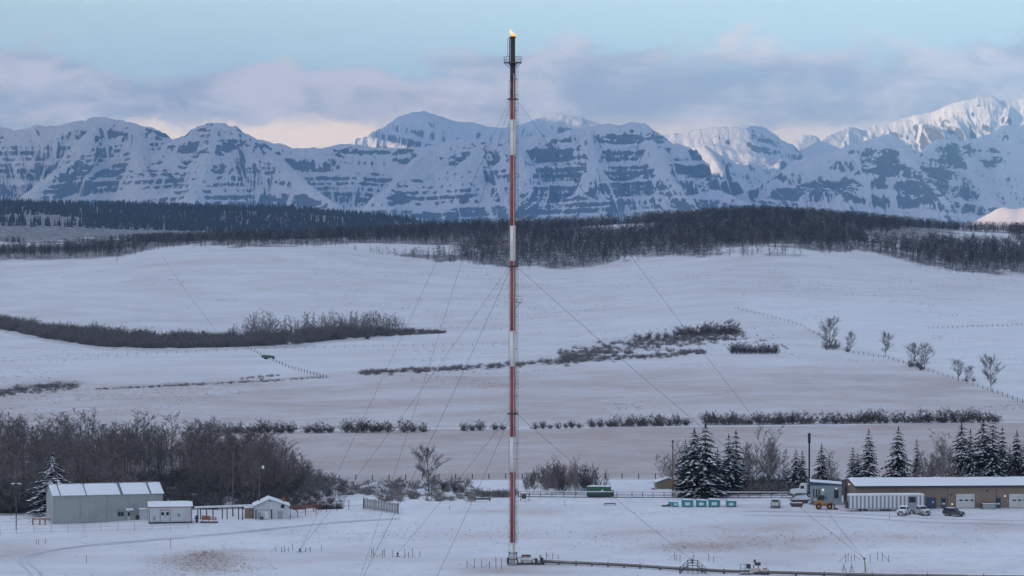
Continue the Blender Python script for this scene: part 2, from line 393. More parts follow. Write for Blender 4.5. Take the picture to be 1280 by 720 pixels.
# ------------------------------------------------------------------ mountains
def build_range(name, label, mat, ridges, d0, d1, px0, px1, nr, nc, z0=100.0, width=1.75, wmin=700, pw=1.35, seed=1, rough=1.0, terr=0.75, tilt=0.04, period=150.0, patches=(), bare=1.40):
    u = (np.linspace(px0, px1, nc) - CX) / FPX; d = np.linspace(d0, d1, nr)
    U, D = np.meshgrid(u, d); X = U * D; Y = D
    wx = X + 90 * (fbm(X / 1100, Y / 1100, 4, seed + 50) - 0.5) * rough; wy = Y + 200 * (fbm(X / 1100, Y / 1100, 4, seed + 60) - 0.5) * rough
    Z = np.full(X.shape, z0 - 40.0); SS = np.ones(X.shape)
    fan = wx + 700 * (fbm(X / 1900, Y / 1900, 2, seed + 90) - 0.5) * 2
    gl = ridged(fan / 400, wy / 1700, 4, seed + 3)
    gl = 0.62 + 0.80 * (1 - gl)
    for rd in ridges:
        pts = [((p - CX) / FPX * D_, D_, ZC - (r - CY) / FPX * D_) for p, r, D_ in rd]
        for (a, b) in zip(pts, pts[1:]):
            ax, ay, az = a; bx, by, bz = b
            L2 = max((bx - ax) ** 2 + (by - ay) ** 2, 1.0)
            t = np.clip(((wx - ax) * (bx - ax) + (wy - ay) * (by - ay)) / L2, 0, 1)
            dd = np.hypot(wx - (ax + t * (bx - ax)), wy - (ay + t * (by - ay)))
            dd = np.maximum(dd - 35 * rough, 0)
            zc = az + t * (bz - az)
            # spurs and gullies running down the face
            dd = dd * gl
            Wd = np.maximum(wmin, (zc - z0) * width)
            s = np.clip(dd / Wd, 0, 1)
            h = z0 - 40 + (zc - z0 + 40) * (1 - s) ** pw
            up = h > Z
            Z = np.where(up, h, Z); SS = np.where(up, s, SS)
    # jagged crest, gullies, cliff bands
    body = sstep(z0, z0 + 250, Z)
    Z = Z + body * rough * (105 * (ridged((X + fan - wx) / 210, Y / 650, 4, seed + 7) - 0.62) * (0.38 + 0.62 * sstep(0.0, 0.2, SS)) + 36 * (fbm(X / 60, Y / 60, 3, seed + 9) - 0.5))
    tl = tilt * X + 90 * (fbm(X / 1500, Y / 1500, 2, seed + 11) - 0.5)
    q = (Z + tl) / period; fq = q - np.floor(q)
    lift = np.where(fq < 0.62, fq * 0.30, 0.186 + (fq - 0.62) * 2.142)
    zt = (np.floor(q) + lift) * period - tl
    amt = terr * sstep(0.03, 0.14, SS) * sstep(1.0, 0.72, SS) * (0.25 + 0.75 * sstep(0.36, 0.58, fbm(X / 700, Y / 900, 3, seed + 13))) * body
    Z = Z * (1 - amt) + zt * amt
    # finer beds inside the big ones, where the face is steep enough to show them
    q2 = (Z + tl) / (period * 0.31) + 0.7 * fbm(X / 600, Y / 600, 2, seed + 81); f2 = q2 - np.floor(q2)
    lf2 = np.where(f2 < 0.55, f2 * 0.35, 0.1925 + (f2 - 0.55) * 1.794)
    a2 = 0.75 * terr * body * sstep(0.01, 0.10, SS) * sstep(0.95, 0.6, SS) * sstep(0.40, 0.55, fbm(X / 380, Y / 380, 3, seed + 83))
    Z = Z + a2 * (lf2 - f2) * period * 0.31
    V = np.stack([X, Y, Z], -1).reshape(-1, 3)
    i = np.arange(nr * nc).reshape(nr, nc)
    F = np.stack([i[:-1, :-1], i[:-1, 1:], i[1:, 1:], i[1:, :-1]], -1).reshape(-1, 4)
    me = np_mesh(name, V, F, mat, True)
    # snow slides off what is steep: bare rock follows the slope of the ground, more of it on the faces named in PATCHES, which also darken one shaded face
    dy = (d1 - d0) / (nr - 1); dxg = Y * (u[1] - u[0])
    gy = np.gradient(Z, axis=0) / dy; gx = np.gradient(Z, axis=1) / dxg
    steep = np.hypot(gx, gy)
    px = X / Y * FPX + CX; row = CY - (Z - ZC) / Y * FPX
    wob = 24 * (fbm(X / 260, Z / 170, 5, seed + 33, 0.6) - 0.5)
    pat = np.zeros(X.shape)
    for (a0, a1, r0, r1, amt) in patches:
        e = np.minimum.reduce([px - a0 + 2 * wob, a1 - px + 2 * wob, (row - r0 + wob) * 1.6, (r1 - row - wob) * 1.6])
        pat = pat + amt * sstep(-6, 10, e)
    pat = np.clip(pat, -0.5, 0.86)
    th = bare - 1.0 * pat + 0.45 * (fbm(X / 500, Z / 350, 4, seed + 23) - 0.5) + 0.75 * (fbm(X / 90, Z / 34, 4, seed + 37, 0.6) - 0.5)
    rk = sstep(th - 0.12, th + 0.30, steep) * body
    rk = rk * (1 - 0.85 * sstep(0.80, 0.93, ridged(X / 170 + Z / 700 * np.where(vnoise(X / 1400, Y / 1400, 3) > .5, 1, -1), Z / 1500, 2, seed + 43)) * (pat < 0.85))
    rk = np.clip(rk, -0.4, 1)
    a = me.attributes.new('rock', 'FLOAT', 'POINT'); a.data.foreach_set('value', rk.ravel().astype(np.float32))
    o = bpy.data.objects.new(name, me); link(o); return tag(o, label, kind='structure')

FD = 31500
def at_d(pts, D): return [(p, r, D) for p, r in pts]
front = [at_d([(-60, 158), (0, 161), (20, 164), (50, 157), (80, 155), (100, 151), (122, 147), (150, 149), (165, 155), (185, 160), (200, 167), (216, 176)], 31900),
         at_d([(205, 182), (222, 180), (231, 168), (250, 158), (262, 154), (278, 154), (290, 159), (305, 167), (320, 177), (345, 181), (370, 186), (400, 184), (430, 181), (470, 187), (505, 186), (535, 183), (560, 176), (580, 175), (604, 175), (611, 181), (625, 174), (660, 171), (690, 169), (712, 163), (735, 160), (757, 156), (772, 158), (790, 153), (802, 155), (816, 164), (830, 183), (845, 201)], FD),
         [(845, 201, 31500), (870, 222, 31000), (900, 241, 30500), (935, 256, 30000)]]
spurs = [[(122, 148, 31900), (90, 200, 30900), (40, 240, 30100)], [(165, 156, 31900), (180, 210, 30700)], [(270, 155, FD), (262, 200, 30600), (240, 238, 29900)], [(320, 178, FD), (372, 225, 30400), (410, 252, 29700)],
         [(535, 184, FD), (500, 220, 30500), (470, 250, 29800)], [(640, 173, FD), (655, 215, 30400), (640, 250, 29700)], [(735, 160, FD), (745, 205, 30500), (730, 245, 29700)], [(802, 156, FD), (828, 200, 30600), (850, 240, 29800)], [(604, 176, FD), (570, 222, 30500)]]
M_FRONT = mat_mountain('front_range_rock', 0.06)
build_range('mountain_ridge', 'long stratified snowy front range in blue shade', M_FRONT, front + spurs, 28600, 33000, -60, 960, 390, 1300, seed=3, terr=0.9, tilt=-0.03, period=190, patches=[
    (94, 215, 159, 173, .5), (0, 33, 177, 190, .5), (5, 26, 193, 212, .5), (44, 107, 196, 216, .6), (37, 84, 177, 186, .35), (57, 104, 219, 232, .6), (108, 161, 208, 226, .6),
    (165, 262, 214, 223, .6), (158, 242, 194, 203, .5), (202, 353, 178, 198, .6), (229, 316, 157, 177, .45), (250, 282, 153, 160, .5), (269, 350, 208, 220, .6), (168, 262, 225, 246, .28),
    (292, 404, 252, 272, .4), (400, 568, 182, 198, .6), (568, 636, 175, 199, .6), (558, 581, 202, 234, .4), (531, 556, 226, 240, .4), (652, 743, 172, 178, .5), (652, 743, 183, 192, .55), (696, 756, 197, 232, .42),
    (650, 692, 197, 214, .4), (746, 832, 168, 186, .38), (790, 832, 160, 180, .35), (752, 794, 216, 260, .6), (585, 636, 256, 278, .6), (652, 737, 240, 268, .6), (830, 935, 206, 262, .34), (440, 530, 225, 232, .25),
    (100, 165, 236, 252, -.3), (410, 520, 202, 222, -.3), (0, 60, 214, 248, -.25)])
mid = [[(1290, 155, 32500), (1280, 156, 32500), (1255, 159, 32500), (1239, 169, 32400), (1197, 177, 32200), (1169, 175, 32000), (1150, 192, 31700), (1141, 196, 31600), (1128, 180, 31400), (1111, 169, 31200), (1096, 171, 31200), (1077, 177, 31200), (1044, 187, 31300), (1000, 200, 31300), (962, 224, 31300), (925, 244, 31200), (895, 262, 31100)],
       [(1290, 155, 32500), (1330, 150, 32600), (1400, 160, 32700)], [(1111, 169, 31200), (1085, 205, 30500), (1060, 240, 29800)], [(1111, 169, 31200), (1150, 215, 30400), (1180, 250, 29700)], [(1197, 177, 32200), (1215, 220, 31000), (1240, 250, 30200)], [(1255, 159, 32500), (1290, 215, 31000)]]
M_MID = mat_mountain('near_peak_rock', 0.0)
build_range('mountain_peak', 'dark faced snowy peak in shade at the right end', M_MID, mid, 28800, 33600, 880, 1340, 300, 640, seed=19, terr=0.5, tilt=0.10, period=170, bare=1.38, patches=[
    (1068, 1132, 184, 220, 1.0), (1120, 1182, 203, 252, .9), (996, 1074, 222, 248, 1.0), (1176, 1220, 176, 212, .8), (1150, 1285, 185, 250, .12), (1215, 1280, 160, 172, .3), (950, 1000, 240, 262, .45), (1090, 1150, 225, 262, .3),
    (950, 1068, 190, 222, -.5), (1074, 1092, 222, 250, -.4), (1160, 1180, 190, 215, -.25)])
BD = 40000
back = [at_d([(425, 188), (437, 181), (460, 171), (482, 159), (500, 146), (514, 141), (530, 140), (550, 146), (570, 152), (592, 153), (612, 158), (632, 160), (655, 155), (680, 146), (702, 143), (725, 147), (745, 154), (770, 166)], BD),
        at_d([(822, 172), (826, 169), (850, 166), (876, 161), (895, 158), (915, 158), (932, 160)], 39200), [(932, 160, 39200), (944, 157, 39600), (955, 160, 39900), (964, 173, 40100), (975, 186, 40300)],
        [(880, 182, 37600), (899, 205, 37000), (912, 240, 36300)], [(830, 190, 38200), (850, 187, 38000), (880, 182, 37600), (920, 205, 37500), (955, 232, 37300)],
        at_d([(985, 187), (994, 178), (1006, 169), (1018, 170), (1030, 178)], 42500),
        [(920, 190, 39000), (955, 199, 39300), (1000, 190, 39600), (1040, 168, 40000), (1062, 158, 40200), (1078, 162, 40300), (1095, 158, 40300), (1111, 155, 40300), (1137, 145, 40300), (1164, 140, 40200), (1190, 129, 40100), (1208, 125, 40000), (1224, 122, 40000), (1240, 121, 40000), (1247, 127, 40000), (1268, 125, 40000), (1290, 121, 40000), (1400, 130, 40000)]]
M_BACK = mat_mountain('far_range_rock', -0.06)
build_range('mountain_range', 'high snowy far range catching warm morning sun', M_BACK, back, 35200, 43500, 420, 1340, 270, 1150, z0=350, seed=37, terr=0.7, rough=0.62, tilt=0.22, width=1.7, period=150, bare=1.5, patches=[
    (490, 545, 158, 176, .3), (640, 690, 158, 172, .25), (700, 760, 146, 156, .4), (832, 912, 163, 178, .2), (935, 985, 160, 195, .5), (1090, 1130, 148, 162, .3), (1180, 1245, 122, 134, .5), (1080, 1200, 160, 180, .15), (1000, 1040, 185, 200, -.2)])  # dark entry right of the cliffs stands in for a self-shadowed face

# ------------------------------------------------------------------ unseen cloud sheets added towards the sun, shaped to shade valley and peaks
def build_cloud():
    m = bpy.data.materials.new('cloud'); m.use_nodes = True; t = NT(m.node_tree); b = t.n['Principled BSDF']
    b.inputs['Base Color'].default_value = (0.85, 0.86, 0.88, 1); b.inputs['Roughness'].default_value = 1.0; b.inputs['Specular IOR Level'].default_value = 0.0
    def sheet(y0, y1, x0, edge, label, ny):
        ys = np.linspace(y0, y1, ny); nx = 50; ed = np.interp(ys, *zip(*edge)); vs = []
        for side in (0, 1):
            for y, e in zip(ys, ed):
                xs = np.linspace(x0, e, nx)
                tk = np.clip(np.minimum.reduce([(e - xs) / 500, np.full(nx, (y - y0) / 500), np.full(nx, (y1 - y) / 350), (xs - x0) / 500]), 0, 1) ** 0.5
                n = fbm(xs / 1500, np.full(nx, y / 1500), 4, 90)
                vs.append(np.stack([xs, np.full(nx, y), 3560 + (tk * (30 + 130 * n) if side else -tk * (10 + 60 * n))], -1))
        V = np.concatenate(vs); i = np.arange(ny * nx).reshape(ny, nx); j = i + ny * nx
        F = [np.stack([i[:-1, :-1], i[1:, :-1], i[1:, 1:], i[:-1, 1:]], -1).reshape(-1, 4), np.stack([j[:-1, :-1], j[:-1, 1:], j[1:, 1:], j[1:, :-1]], -1).reshape(-1, 4)]
        me = np_mesh('shade_cloud', V, np.concatenate(F), m, True)
        o = bpy.data.objects.new('shade_cloud', me); link(o); tag(o, label, kind='structure')
    sheet(-26000, 31200, -42000, [(-26000, -12300), (4500, -12300), (9300, -13150), (11500, -12900), (23000, -7600), (31200, -2600)], 'unseen cloud sheet added to shade the valley and front range', 110)
    sheet(35300, 38200, -11600, [(35300, -8500), (38200, -8300)], 'small unseen cloud added to shade the far left peaks', 24)
build_cloud()

def build_haze():
    m = bpy.data.materials.new('haze'); m.use_nodes = True; t = NT(m.node_tree); t.n.clear()
    out = t.new('ShaderNodeOutputMaterial'); v = t.new('ShaderNodeVolumePrincipled')
    v.inputs['Color'].default_value = (0.26, 0.57, 1.0, 1); v.inputs['Density'].default_value = 2.9e-5; v.inputs['Anisotropy'].default_value = 0.0
    t.l.new(v.outputs[0], out.inputs['Volume'])
    b = MB(); b.span((-41500, -300, -60), (41500, 44500, 2480))
    o = b.build('haze', m); tag(o, 'thin blue air over the whole valley', kind='stuff')
build_haze()

# ------------------------------------------------------------------ plants
def mat_bark(name, base, rnd=0.25, frost=0.0):
    m = bpy.data.materials.new(name); m.use_nodes = True; t = NT(m.node_tree); b = t.n['Principled BSDF']
    oi = t.new('ShaderNodeObjectInfo'); tc = t.new('ShaderNodeTexCoord')
    n = t.noise(tc.outputs['Object'], 0.9, 3)
    c = t.mix(n, tuple(k * 0.75 for k in base), tuple(min(1, k * 1.25) for k in base))
    hs = t.new('ShaderNodeHueSaturation'); t.put(hs.inputs['Color'], c)
    t.put(hs.inputs['Value'], t.math('MULTIPLY_ADD', oi.outputs['Random'], 2 * rnd, 1 - rnd)); c = hs.outputs[0]
    if frost:   # rime sitting in patches among the twigs
        n2 = t.noise(tc.outputs['Object'], 2.6, 4, 0.7)
        c = t.mix(t.step(n2, 0.52, 0.66, 0.0, frost), c, (0.62, 0.63, 0.68))
    t.put(b.inputs['Base Color'], c); b.inputs['Roughness'].default_value = 0.9; b.inputs['Specular IOR Level'].default_value = 0.15
    return m
M_TWIG = mat_bark('bare_twigs', (0.145, 0.126, 0.121), 0.35, 0.42)
M_TWIGF = mat_bark('frosted_twigs', (0.18, 0.155, 0.145), 0.25, 0.65)
M_TRUNK = mat_bark('bark', (0.12, 0.10, 0.09), 0.3)
M_SHRUB = mat_bark('shrub_twigs', (0.10, 0.088, 0.086), 0.25, 0.28)
M_FAR = mat_bark('far_twigs', (0.062, 0.056, 0.058), 0.0, 0.14)
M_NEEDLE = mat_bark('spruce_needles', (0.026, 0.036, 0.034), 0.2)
M_FARFIR = mat_bark('far_needles', (0.062, 0.072, 0.082), 0.0, 0.22)  # paler bluish tone and frost stand in for distance haze
M_DRAW = mat_bark('scrub_twigs', (0.135, 0.118, 0.116), 0.0, 0.45)
M_PALE = mat_bark('pale_far_twigs', (0.17, 0.155, 0.155), 0.0, 0.4)
M_SNOW = mat_simple('fresh_snow', (0.80, 0.81, 0.84), 0.75, 0.04, 3.0)
M_GRASS = mat_bark('dry_grass', (0.33, 0.26, 0.21), 0.0)

class TriBuf:
    """triangles only, kept as arrays so they can be copied by the thousand"""
    def __init__(s): s.v = []; s.f = []
    def limb(s, p, q, r0, r1, n=3):
        d = (q - p)
        if d.length < 1e-5: return
        d.normalize(); u = d.orthogonal().normalized(); w = d.cross(u); b = len(s.v)
        for c, r in ((p, r0), (q, r1)):
            for k in range(n):
                a = 6.2832 * k / n; s.v.append(c + u * (r * math.cos(a)) + w * (r * math.sin(a)))
        for k in range(n):
            k2 = (k + 1) % n
            s.f.append((b + k, b + k2, b + n + k2)); s.f.append((b + k, b + n + k2, b + n + k))
    def sliver(s, p, q, w):
        d = q - p
        if d.length < 1e-5: return
        sd = d.cross(Vector((random.uniform(-1, 1), random.uniform(-1, 1), random.uniform(-.3, .3))))
        if sd.length < 1e-6: return
        sd.normalize(); b = len(s.v); s.v += [p - sd * w, p + sd * w, q]; s.f.append((b, b + 1, b + 2))
    def tri(s, a, b_, c): b = len(s.v); s.v += [a, b_, c]; s.f.append((b, b + 1, b + 2))
    def arr(s): return np.array([tuple(p) for p in s.v], np.float32), np.array(s.f, np.int32)

def rand_dir(up):
    a = random.uniform(0, 6.2832); return Vector((math.cos(a) * math.cos(up), math.sin(a) * math.cos(up), math.sin(up)))

def gen_bare(h, n1, n2, n3, spread=0.34, low=0.22, tw=0.035, stems=1, rad=None, kinky=0.15, spl=40, oval=False):
    """leafless tree or shrub of height h: (trunk arrays, crown arrays)"""
    T, Cn = TriBuf(), TriBuf(); rad = rad or h * 0.013
    for st in range(stems):
        lean = rand_dir(R(90)) if stems == 1 else rand_dir(R(random.uniform(spl, 82)))
        hs = h * (1 if stems == 1 else random.uniform(0.66, 0.98) * (0.55 + 0.45 * lean.z))
        pts = [Vector((random.uniform(-.1, .1) * stems * 0.25, random.uniform(-.1, .1) * stems * 0.25, -0.15))]
        segs = 5
        for k in range(segs):
            pts.append(pts[-1] + (lean + Vector((random.uniform(-kinky, kinky), random.uniform(-kinky, kinky), 0))).normalized() * (hs / segs))
            lean = (lean + Vector((0, 0, 0.12))).normalized()
        rr = rad / math.sqrt(stems) if stems > 1 else rad
        for k in range(segs): T.limb(pts[k], pts[k + 1], rr * (1 - 0.85 * k / segs), rr * (1 - 0.85 * (k + 1) / segs), 5 if stems == 1 else 3)
        for b in range(n1):
            f = low + (1 - low) * ((b + random.random()) / n1); f = min(f, 0.985)
            kk = min(int(f * segs), segs - 1); p = pts[kk].lerp(pts[kk + 1], f * segs - kk)
            L = hs * spread * (1.10 - 0.72 * f) * random.uniform(0.7, 1.2) * (0.55 if stems > 1 else 1)
            if oval: L = h * spread * (0.35 + 0.75 * math.sin(math.pi * min(1, (f - low) / (1 - low) * 0.9 + 0.12))) * random.uniform(0.75, 1.2) * 0.8
            d = rand_dir(R(random.uniform(22, 60)))
            q1 = p + d * (L * 0.5); d2 = (d + Vector((random.uniform(-.3, .3), random.uniform(-.3, .3), 0.35))).normalized(); q2 = q1 + d2 * (L * 0.6)
            r = rr * (1 - 0.85 * f) * 0.5
            Cn.limb(p, q1, r, r * 0.6); Cn.limb(q1, q2, r * 0.6, r * 0.2)
            for c in range(n2):
                g = random.uniform(0.25, 1.0); o = p.lerp(q1, g * 2) if g < 0.5 else q1.lerp(q2, g * 2 - 1)
                dd = ((d2 + rand_dir(R(random.uniform(-10, 60))) * 1.1)).normalized(); L2 = L * 0.42 * random.uniform(0.6, 1.2)
                e = o + dd * L2; Cn.sliver(o, e, tw * 1.1)
                for g3 in range(n3):
                    o2 = o.lerp(e, random.uniform(0.2, 1.0)); d3 = (dd + rand_dir(R(random.uniform(-15, 70))) * 1.0).normalized()
                    Cn.sliver(o2, o2 + d3 * (L2 * random.uniform(0.4, 0.8)), tw * 0.75)
    return T.arr(), Cn.arr()

def gen_spruce(h, slim=0.19, whorls=27, dense=11, snowp=0.78):
    T, N, W_ = TriBuf(), TriBuf(), TriBuf()
    T.limb(Vector((0, 0, -0.2)), Vector((0, 0, h * 0.93)), h * 0.015, h * 0.002, 6)
    for k in range(whorls):
        f = k / (whorls - 1); z = h * (0.03 + 0.93 * f ** 0.95) + random.uniform(-.4, .4) * h / whorls; Rr = h * slim * 1.30 * (1 - f) ** 0.66 * min(1, 0.75 + 2.2 * f) * random.uniform(0.80, 1.12) + 0.24
        nb = max(4, int(dense * (1 - 0.45 * f))); a0 = random.uniform(0, 6.28)
        for b in range(nb):
            a = a0 + 6.2832 * b / nb + random.uniform(-.3, .3); L = Rr * random.uniform(0.60, 1.22)
            out = Vector((math.cos(a), math.sin(a), 0)); sd = Vector((-out.y, out.x, 0)); droop = random.uniform(0.22, 0.62)
            def at(t): return Vector((0, 0, z + random.uniform(-.05, .05))) + out * (L * t) - Vector((0, 0, L * droop * (t ** 1.3) - 0.10 * L * t * t))
            prev = at(0.05); snowy = random.random() < snowp
            for j in range(1, 5):
                t = j / 4; c = at(t); wd = (L * 0.30 + 0.10) * (1.12 - t * 0.70) * random.uniform(0.7, 1.25)
                back = out * (-0.05 * L)
                N.tri(prev, c, c + sd * wd + out * (0.10 * L) - Vector((0, 0, 0.28 * wd)))
                N.tri(prev, c - sd * wd + out * (0.10 * L) - Vector((0, 0, 0.28 * wd)), c)
                N.tri(prev + back, c, c - Vector((0, 0, 0.55 * wd)))
                if snowy and j >= (2 if snowp < 1 else 1) and random.random() < (0.72 if snowp < 1 else 0.95):
                    up = Vector((0, 0, 0.05 + 0.012 * h / 10))
                    w2 = wd * random.uniform(0.45, 0.85); s2 = random.uniform(-.25, .25) * wd
                    W_.tri(prev.lerp(c, 0.25) + up + sd * s2, c + sd * (w2 + s2) + up * 0.7 + out * (0.06 * L), c - sd * (w2 - s2) + up * 0.7 + out * (0.06 * L))
                prev = c
    # leader
    for k in range(5):
        a = 6.28 * k / 5; N.tri(Vector((0, 0, h)), Vector((math.cos(a) * .2, math.sin(a) * .2, h * 0.91)), Vector((math.cos(a + .9) * .2, math.sin(a + .9) * .2, h * 0.91)))
    return T.arr(), N.arr(), W_.arr()

def me_tri(name, VF, mat): return np_mesh(name, VF[0], VF[1], mat)

# far woods: one mesh made of thousands of small trees
def scatter_mesh(name, variants, places, mat, label):
    Vs, Fs, off = [], [], 0
    for (x, y, z, sc, sz) in places:
        V, F = variants[rng.integers(len(variants))]; a = rng.uniform(0, 6.28); ca, sa = math.cos(a), math.sin(a)
        v = np.empty_like(V); v[:, 0] = (V[:, 0] * ca - V[:, 1] * sa) * sc + x; v[:, 1] = (V[:, 0] * sa + V[:, 1] * ca) * sc + y; v[:, 2] = V[:, 2] * sz + z
        Vs.append(v); Fs.append(F + off); off += len(V)
    me = np_mesh(name, np.concatenate(Vs), np.concatenate(Fs), mat)
    o = bpy.data.objects.new(name, me); link(o); return tag(o, label, kind='stuff')

def merge(*vf):
    Vs, Fs, off = [], [], 0
    for V, F in vf: Vs.append(V); Fs.append(F + off); off += len(V)
    return np.concatenate(Vs), np.concatenate(Fs)

def far_bare(spread=0.34, n1=13, n2=3, tw=0.012, low=0.2):
    T = TriBuf(); top = Vector((random.uniform(-.05, .05), random.uniform(-.05, .05), 1)); ft = Vector((0, 0, -.02))
    for a in (0, 1.57): d = Vector((math.cos(a), math.sin(a), 0)) * 0.011; T.tri(ft - d, ft + d, top * 0.9)
    for k in range(n1):
        f = low + (0.97 - low) * (k + random.random()) / n1; o = ft.lerp(top, f); L = spread * (1.1 - .75 * f) * random.uniform(.7, 1.25)
        d = rand_dir(R(random.uniform(15, 62))); e = o + d * L; T.sliver(o, e, tw)
        for j in range(n2):
            g = o.lerp(e, random.uniform(.3, .95)); T.sliver(g, g + (d + rand_dir(R(random.uniform(-10, 70)))).normalized() * L * random.uniform(.35, .6), tw * .95)
    return T.arr()

def far_shrub():
    T = TriBuf()
    for k in range(26):
        d = rand_dir(R(random.uniform(12, 85))); o = Vector((random.uniform(-.12, .12), random.uniform(-.12, .12), -.02)); L = random.uniform(.55, 1.0) * (0.6 + .4 * d.z); e = o + d * L; T.sliver(o, e, .022)
        for j in range(2): g = o.lerp(e, random.uniform(.35, .95)); T.sliver(g, g + (d + rand_dir(R(random.uniform(-10, 70)))).normalized() * .3, .022)
    return T.arr()

def far_fir(h=1.0):
    T = TriBuf(); n = 5
    for k in range(5):
        z0 = h * (0.06 + 0.18 * k); z1 = z0 + h * 0.30; r = h * 0.155 * (1 - k / 5.6) * random.uniform(0.8, 1.2)
        for j in range(n):
            a = 6.283 * j / n + k; b = a + 6.283 / n * random.uniform(0.7, 1.1)
            T.tri(Vector((0, 0, min(z1, h))), Vector((math.cos(a) * r, math.sin(a) * r, z0 - random.uniform(0, .05) * h)), Vector((math.cos(b) * r, math.sin(b) * r, z0)))
    return T.arr()

def build_far_woods():
    firs = [far_fir() for _ in range(6)]
    pl = []
    for _ in range(26000):
        px = rng.uniform(-90, 720); D = rng.uniform(6100, 9300)
        lim = np.interp(px, [-90, 300, 480, 560, 720], [9300, 9200, 8700, 7900, 7000])
        if D > lim: continue
        x = (px - CX) / FPX * D
        if fbm(x / 330, D / 420, 3, 140) < 0.40: continue
        h = rng.uniform(11, 21) * (0.75 + 0.5 * float(fbm(x / 90, D / 90, 2, 8)))
        pl.append((x, D, gz(x, D) - 0.5, h * 1.15, h))
        if len(pl) >= 7500: break
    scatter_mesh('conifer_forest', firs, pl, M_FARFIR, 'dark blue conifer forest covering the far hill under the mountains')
    bares = [far_bare() for _ in range(9)]
    pl = []
    xs, ys = zip(*WOOD_EDGE); tries = 0
    while len(pl) < 15000 and tries < 90000:
        tries += 1
        px = rng.uniform(-60, 1340); D = 2450 + 1750 * rng.random() ** 0.8
        x = (px - CX) / FPX * D; z = gz(x, D); row = CY - (z - ZC) / D * FPX
        e = np.interp(px, xs, ys) - row
        n = float(fbm(x / 120, D / 200, 3, 60))
        if e < -1.5 + 7 * (n - 0.5): continue
        if e < 9 and rng.random() < 0.35: continue
        if n < 0.375: continue
        if 25 < px < 165 and 296 < row < 312 and n < 0.60: continue
        if 1080 < px < 1260 and 287 < row < 303 and n < 0.62: continue
        if 660 < px < 790 and row < 281: continue
        h = rng.uniform(8, 14.5) * (0.7 if e < 6 else 1) * np.interp(px, [0, 180, 420, 700, 900, 1060, 1200, 1280], [.75, .8, .9, 1, 1.12, 1.1, .95, .95])
        pl.append((x, D, z - 0.3, h * rng.uniform(1.2, 1.7), h))
    scatter_mesh('leafless_wood', bares, pl[::6], M_PALE, 'paler frosted aspens scattered through the wood along the crest')
    scatter_mesh('leafless_wood', bares, [p for k, p in enumerate(pl) if k % 6], M_FAR, 'grey leafless aspen wood along the crest of the near ridge')
    # scrub in the draw on the slope
    pl, pt = [], []
    xs1, ys1 = zip(*DRAW_LOW); ys2 = np.interp(xs1, *zip(*DRAW_TOP))
    k = 0
    while k < 2100:
        px = rng.uniform(-30, 558) if rng.random() < .8 else rng.uniform(-30, 470); lo, hi = np.interp(px, xs1, ys1), np.interp(px, xs1, ys2)
        p = GR(px, lo - (lo - hi) * rng.random() ** 1.3 - 0.3); k += 1
        tall = 288 < px < 505 and rng.random() < 0.42
        h = rng.uniform(8, 14) * np.interp(px, [288, 330, 450, 505], [.75, 1, 1, .75]) if tall else rng.uniform(3.2, 6.8) * np.interp(px, [0, 440, 510, 558], [1, 0.95, .6, .35]) * (1 if rng.random() < .75 else .55)
        h *= 0.62 + 0.75 * float(fbm(p.x / 14, p.y / 60, 2, 301))
        (pt if tall else pl).append((p.x, p.y, p.z - 0.2, h * (0.9 if tall else 1.5), h))
    shr = [far_shrub() for _ in range(8)]
    scatter_mesh('scrub_thicket', shr, pl, M_DRAW, 'grey willow scrub filling the draw across the middle slope')
    scatter_mesh('leafless_wood', bares, pt, M_DRAW, 'taller bare aspens standing among the scrub of the draw')
    # low brush lines on the slope
    pl = []
    for line, n, wd, hh in ((((0, 492), (60, 485), (98, 482)), 150, 4, 1.5), (((120, 487), (250, 481), (412, 472)), 150, 1.2, .9), (((450, 467), (560, 462), (650, 456), (760, 449), (880, 441)), 330, 2.5, 1.9), (((700, 448), (800, 432), (930, 416)), 420, 9, 2.2), (((300, 474), (350, 469)), 30, 1.5, 1.0), (((840, 420), (985, 432)), 70, 9, 1.1)):
        xs3, ys3 = zip(*line)
        for _ in range(n):
            px = rng.uniform(xs3[0], xs3[-1]); p = GR(px, np.interp(px, xs3, ys3) + rng.normal(0, wd * 0.55)); h = hh * rng.uniform(0.6, 1.4)
            pl.append((p.x, p.y, p.z - 0.1, h * 1.6, h))
    scatter_mesh('low_brush', shr, pl, M_DRAW, 'straggling low brush in broken lines on the snowy slope')
    # frosted brush by the yard fence, and dry grass near the flare
    pl = []
    for _ in range(330):
        px = rng.choice([rng.uniform(425, 500), rng.uniform(490, 592), rng.uniform(590, 645)], p=[.36, .5, .14])
        row = rng.uniform(602, 627) if px < 592 else rng.uniform(617, 622)
        if px < 470 and row > 618: row -= 8
        p = GR(px, row); h = rng.uniform(0.8, 2.0); pl.append((p.x, p.y, p.z - 0.1, h * 1.5, h))
    scatter_mesh('low_brush', shr, pl, M_TWIGF, 'frosted weeds and low brush below the lone bare tree')
    pl = []
    for _ in range(420):
        px = rng.uniform(855, 1055); p = G(px, rng.uniform(722, 748)); h = rng.uniform(1.0, 3.2) * (1.2 if 900 < px < 1000 else 0.9); pl.append((p.x, p.y, p.z - 0.1, h * 1.3, h))
    for _ in range(160):
        px = rng.uniform(1110, 1280); p = G(px, rng.uniform(728, 752)); h = rng.uniform(1.2, 3.5); pl.append((p.x, p.y, p.z - 0.1, h * 1.2, h))
    scatter_mesh('low_brush', shr, pl, M_TWIGF, 'tangle of frosted brush under the spruces behind the yard')
    pl = []
    for _ in range(1300):
        px = rng.uniform(-20, 430); D = rng.uniform(704, 800) - max(0, px - 330) * 0.3; 
        D = max(D, 712 if px < 180 else 702)
        p = G(px, D); h = rng.uniform(1.2, 4.0) * np.interp(px, [330, 430], [1, .4]); pl.append((p.x, p.y, p.z - 0.1, h * 1.2, h))
